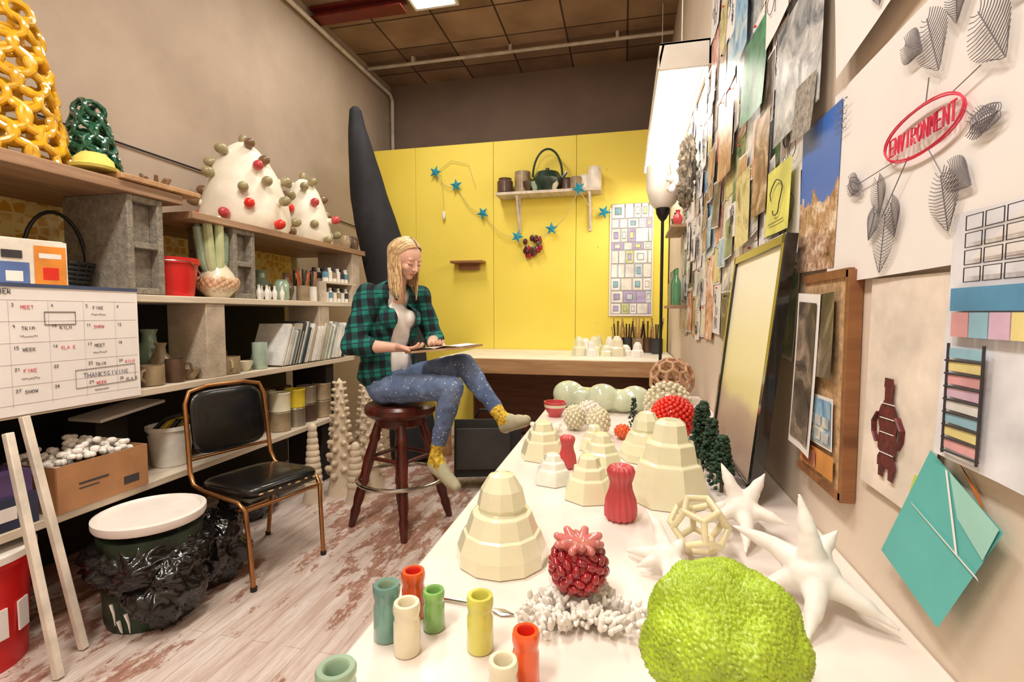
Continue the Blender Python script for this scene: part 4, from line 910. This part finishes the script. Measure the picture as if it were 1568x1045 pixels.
bs=ramp(nt,noisetex(nt,v,9,6),[(.3,(.27,.34,.48)),(.7,(.47,.55,.69))]); mx=nt.nodes.new('ShaderNodeMix'); mx.data_type='RGBA'; nt.links.new(lt_.outputs[0],mx.inputs[0]); nt.links.new(bs,mx.inputs[6]); mx.inputs[7].default_value=(*lin((.76,.79,.84)),1)
nt.links.new(mx.outputs[2],p_.inputs['Base Color']); p_.inputs['Roughness'].default_value=.85; denim=m
tee=M('white_tee',(.92,.90,.88),.85,.03); sock=M('mustard_sock',(.80,.66,.22),.9,.45,scale=60); shoe=M('beige_canvas_shoe',(.72,.70,.58),.8,.08); sole=M('shoe_sole',(.88,.84,.76),.7)
hipR=V((-1.40,2.68,.85)); kR=V((-.93,2.58,.885)); aR=V((-1.045,2.61,.50)); hR=V((-1.065,2.62,.415)); tR=V((-.885,2.50,.352))
hipL=V((-1.34,2.84,.87)); kL=V((-.915,2.74,1.00)); aL=V((-.655,2.61,.725)); hL=V((-.64,2.62,.665)); tL=V((-.50,2.50,.735))
X0=skin
b=MB()
b.ell((-1.40,2.77,.875),(.135,.175,.13),X0,rotz(-.25)); b.ell((-1.41,2.77,1.0),(.11,.145,.13),X0,rotz(-.3))
b.chain([(hipR,.098),(hipR.lerp(kR,.5),.085),(kR,.064),(kR.lerp(aR,.3),.062),(kR.lerp(aR,.65),.050),(aR,.036)],X0)
b.chain([(hipL,.098),(hipL.lerp(kL,.5),.085),(kL,.064),(kL.lerp(aL,.3),.062),(kL.lerp(aL,.65),.050),(aL,.036)],X0)
for (a_,h_,t_) in((aR,hR,tR),(aL,hL,tL)):
    b.chain([(a_,.034),(h_+V((0,0,.015)),.036)],X0); mid=h_.lerp(t_,.5); b.chain([(h_,.036),(mid+V((0,0,.008)),.040),(h_.lerp(t_,.8),.038),(t_,.030)],X0)
    b.chain([(a_.lerp(mid,.2),.034),(mid+V((0,0,.02)),.034)],X0)
def legm(c,n):
    for (k_,a_,h_,t_) in((kR,aR,hR,tR),(kL,aL,hL,tL)):
        d=(a_-k_).normalized(); s_=(c-k_).dot(d); L_=(a_-k_).length
        if (c-a_).length<.30 and s_>L_*.86:
            fd=(t_-h_).normalized(); af=a_-h_; uf=(af-fd*af.dot(fd)).normalized(); q=c-h_; u_=q.dot(uf); s2_=q.dot(fd)
            if u_<-.022: return 3
            if u_<.022 or s2_>.085: return 2
            return 1
    return 0
blob(b,'legs',.0085,[denim,sock,shoe,sole],legm,W,5,disp=lambda co,n:(.007*noise.noise(co*17)+.0035*noise.noise(co*38) if co.z>.5 else 0))
fr=V((.86,-.50,0)).normalized(); rt=V((-.50,-.86,0)).normalized(); up=V((0,0,1))
shR=V((-1.455,2.62,1.405)); shL=V((-1.27,2.915,1.40)); eR=V((-1.51,2.52,1.115)); eL=V((-1.19,2.97,1.13)); wR=V((-1.255,2.555,1.105)); wL=V((-1.12,2.74,1.125))
Rt=Matrix((fr,rt,up)).transposed()
b=MB()
b.ell((-1.405,2.77,.99),(.115,.15,.15),X0,Rt); b.ell((-1.395,2.77,1.22),(.112,.155,.17),X0,Rt); b.chain([(shR.lerp(shL,.2),.05),(shR.lerp(shL,.5)+V((0,0,.015)),.055),(shL.lerp(shR,.2),.05)],X0)
b.ell(V((-1.36,2.75,1.27))+fr*.045+rt*.065,.058,X0); b.ell(V((-1.36,2.75,1.27))+fr*.045-rt*.065,.058,X0)
blob(b,'tee_shirt',.009,[tee],None,W,5,disp=lambda co,n:.008*noise.noise(V((co.x*18,co.y*18,co.z*8))))
b=MB()
b.ell((-1.415,2.77,.95),(.155,.195,.14),X0,Rt); b.ell((-1.42,2.77,1.06),(.138,.178,.15),X0,Rt); b.ell((-1.40,2.77,1.24),(.132,.18,.175),X0,Rt)
b.chain([(shR.lerp(shL,.08),.062),(shR.lerp(shL,.5)+V((0,0,.025)),.07),(shL.lerp(shR,.08),.062)],X0)
b.ell(V((-1.36,2.75,1.27))+fr*.055+rt*.07,.067,X0); b.ell(V((-1.36,2.75,1.27))+fr*.055-rt*.07,.067,X0)
b.chain([(shR,.070),(shR.lerp(eR,.5),.065),(eR,.060),(eR.lerp(wR,.34),.055)],X0); b.chain([(shL,.070),(shL.lerp(eL,.5),.064),(eL,.057),(eL.lerp(wL,.35),.053)],X0)
cT=V((-1.39,2.77,0))
def sm(c,n):
    q=c-cT; l=q.dot(rt); f_=q.dot(fr); hw=.068+.030*max(0,1-(c.z-.85)/.3)
    if c.z<.865 and (c-eR).length>.2: return True
    return f_>.03 and -hw<l<hw and .8<c.z<1.50 and n.dot(fr)>-.3
blob(b,'flannel_shirt',.0075,[plaid],None,W,4,disp=lambda co,n:(.015*noise.noise(co*10)+.007*noise.noise(co*24)),cut=sm,solid=.007)
b=MB()
for s_ in(-1,1):
    o=V((-1.345,2.76,1.475)); b.tube([o-fr*.055,o-fr*.02+rt*s_*.055,o+fr*.04+rt*s_*.06-V((0,0,.03)),o+fr*.085+rt*s_*.060-V((0,0,.07)),o+fr*.095+rt*s_*.068-V((0,0,.10))],[.018,.022,.024,.020,.005],plaid,12,flat=.4)
b.obj('collar',W)
hc=V((-1.255,2.705,1.610)); hf=V((.82,-.42,-.46)).normalized(); hr=hf.cross(V((0,0,1))).normalized(); hu=hr.cross(hf).normalized()
HM=Matrix((hr,hf,hu)).transposed(); K=1.04
def H_(x,y,z): return hc+HM@(V((x,y,z))*K)
def kk(*a): return tuple(K*x for x in a)
b=MB()
b.ell(H_(0,-.012,.03),kk(.072,.092,.086),X0,HM,24,16); b.ell(H_(0,.026,-.020),kk(.056,.060,.068),X0,HM,24,16)
b.ell(H_(0,.052,-.070),kk(.023,.026,.022),X0,HM); b.chain([(H_(-.050,.0,-.040),.019),(H_(0,.052,-.073),.016),(H_(.050,0,-.040),.019)],X0)
b.chain([(H_(0,.081,.022),.008),(H_(0,.093,-.002),.0085),(H_(0,.102,-.018),.0105)],X0); b.ell(H_(.010,.090,-.021),.0078,X0); b.ell(H_(-.010,.090,-.021),.0078,X0)
for s_ in(-1,1):
    b.ell(H_(.034*s_,.060,-.020),kk(.022,.020,.022),X0,HM); b.ell(H_(.028*s_,.072,.033),kk(.022,.010,.006),X0,HM)
    b.ell(H_(.072*s_,-.005,.0),kk(.009,.017,.028),X0,HM); b.ell(H_(.029*s_,.069,.012),kk(.0155,.013,.010),X0,HM)
b.ell(H_(0,.080,-.043),kk(.020,.010,.006),X0,HM); b.ell(H_(0,.079,-.052),kk(.017,.010,.007),X0,HM)
b.chain([(V((-1.36,2.77,1.40)),.062),(V((-1.335,2.755,1.48)),.049),(H_(0,-.03,-.06),.048)],X0)
lip=M('lips',(.80,.50,.46),.4)
def hm(c,n):
    q=HM.transposed()@(c-hc)/K
    return 1 if abs(q.x)<.020 and q.y>.080 and -.059<q.z<-.038 else 0
blob(b,'head',.0036,[skin,lip],hm,W,3)
b=MB(); lash=M('lash_brown',(.30,.20,.14),.7); brow=M('brow_blonde',(.62,.47,.32),.8)
for s_ in(-1,1):
    b.tube([H_(s_*.016,.0795,.008),H_(s_*.024,.0825,.003),H_(s_*.033,.081,.003),H_(s_*.043,.072,.008)],.0014,lash,6)
    b.tube([H_(s_*.012,.083,.034),H_(s_*.028,.082,.039),H_(s_*.046,.070,.036)],[.0022,.0024,.001],brow,6,flat=.6)
b.tube([H_(-.017,.085,-.048),H_(0,.0905,-.047),H_(.017,.085,-.048)],.0009,lash,6)
b.obj('facial_features',W)
hairm=[M('hair_blonde',(.84,.70,.50),.45,.2,scale=40),M('hair_light',(.93,.83,.65),.4,.15,scale=40),M('hair_dark',(.68,.53,.36),.5,.2,scale=40)]
b=MB(); rnd=random.Random(31)
b.ell(H_(0,-.030,.041),kk(.080,.085,.084),X0,HM,24,16); b.ell(H_(0,-.055,-.01),kk(.073,.056,.08),X0,HM,24,16)
blob(b,'hair_cap',.006,[hairm[0]],None,W,3)
b=MB()
for i in range(620):
    s_=1 if i%2 else -1; t=rnd.random(); y0=.056-.140*t; A_=math.sqrt(max(.06,1-((y0+.015)/.108)**2)); pts=[]; rx=.087*A_; rz=.093*A_
    for k in range(7):
        th=math.radians(4+ (88+rnd.uniform(-3,3))*k/6); back=-.045*(k/6)**1.2*(1 if y0>-.03 else .6)
        pts.append(H_(s_*rx*math.sin(th),y0+back,.032+rz*math.cos(th)+ .002))
    L_=rnd.uniform(.18,.27) if t<.4 else rnd.uniform(.16,.27); p=pts[-1]; wv_=rnd.uniform(0,6)
    out=(hr*s_)
    for k in range(1,8):
        q=p+V((0,0,-1))*L_*k/7+out*(-.010*k/7+.003*math.sin(wv_+k))+fr*(.003*math.sin(wv_*2+k*1.1)+(.014*k/7 if s_>0 and t<.4 else 0))-hf*.006*k/7
        pts.append(q)
    r=rnd.uniform(.0016,.0032); b.tube(pts,[r*.6]+[r]*(len(pts)-3)+[r*.7,r*.2],hairm[rnd.randrange(3)],5)
for i in range(240):
    a=math.radians(rnd.uniform(-80,80)); pts=[]
    for k in range(6):
        th=math.radians(5+85*k/5); pts.append(H_(.086*math.sin(th)*math.sin(a),-.02-.092*math.sin(th)*math.cos(a),.04+.09*math.cos(th)))
    p=pts[-1]; L_=rnd.uniform(.13,.20)
    for k in range(1,6): pts.append(p+V((0,0,-1))*L_*k/5-fr*.012*k/5)
    r=rnd.uniform(.0022,.0036); b.tube(pts,[r]*(len(pts)-1)+[r*.2],hairm[rnd.randrange(3)],5)
b.obj('hair_strands',W,smooth=80)
def hand(b,w,d,nrm,side,curl):
    d=d.normalized(); lat=d.cross(nrm).normalized()*side; nrm=nrm.normalized()
    b.chain([(w,.025),(w+d*.03+lat*.012,.020),(w+d*.085+lat*.026,.0135)],X0); b.chain([(w,.025),(w+d*.03-lat*.012,.020),(w+d*.078-lat*.028,.0125)],X0); b.chain([(w,.025),(w+d*.085,.014)],X0)
    for i,(k,cx) in enumerate(zip((.92,1.03,1.0,.80),(.031,.010,-.011,-.031))):
        p=w+d*(.085-.004*abs(i-1.2))+lat*cx; dd=d.copy(); r=.0092 if i<3 else .008; pr=[(p,r)]
        for j,L_ in enumerate((.040,.026,.021)):
            dd=(Matrix.Rotation(curl*(.6+.3*j),3,lat*side)@dd); p=p+dd*L_*k; r*=.92; pr.append((p,r))
        b.chain(pr,X0)
    p=w+d*.022+lat*.03; b.chain([(p,.014),(p+d*.035+lat*.024,.0115),(p+d*.062+lat*.026-nrm*.006,.010),(p+d*.083+lat*.018-nrm*.012,.008)],X0)
b=MB()
b.chain([(eR.lerp(wR,.15),.042),(eR.lerp(wR,.5),.038),(wR,.026)],X0); hand(b,wR,V((.96,-.05,-.10)),V((0,.25,1)),1,.38)
b.chain([(eL.lerp(wL,.15),.040),(eL.lerp(wL,.5),.036),(wL,.025)],X0); hand(b,wL,V((.55,-.75,-.08)),V((0,0,1)),-1,.30)
blob(b,'forearms_and_hands',.0036,[skin],None,W,2)
b=MB(); mc=V((-.99,2.62,1.098)); RM=rotz(-.12)@Matrix.Rotation(-.10,3,'Y')
b.box(mc,(.36,.26,.012),M('wood_clipboard',(.72,.58,.44),.5),RM)
for s_,mm in((-1,PH[6]),(1,paper)):
    n=8; vs=[]
    for i in range(n+1):
        x=s_*.17*i/n; z=.009+.012*math.sin(math.pi*min(1,i/n*1.2))*.8
        for y in(-.12,.12): vs.append(mc+RM@V((x,y,z)))
    b.add(vs,[(2*i,2*i+1,2*i+3,2*i+2) for i in range(n)],mm)
b.obj('open_magazine',smooth=60)
# ------------------------------------------------------------------ camera
cd=bpy.data.cameras.new('camera'); cd.lens=17.22; cd.sensor_width=36; cd.clip_start=.02
co=bpy.data.objects.new('camera',cd); co.location=(0,0,1.3); co.rotation_euler=(math.radians(90-3.25),0,math.radians(12.85)); COL.objects.link(co); scene.camera=co
w=bpy.data.worlds.new('world'); scene.world=w; w.use_nodes=True; w.node_tree.nodes['Background'].inputs[0].default_value=(1,.9,.8,1); w.node_tree.nodes['Background'].inputs[1].default_value=.3
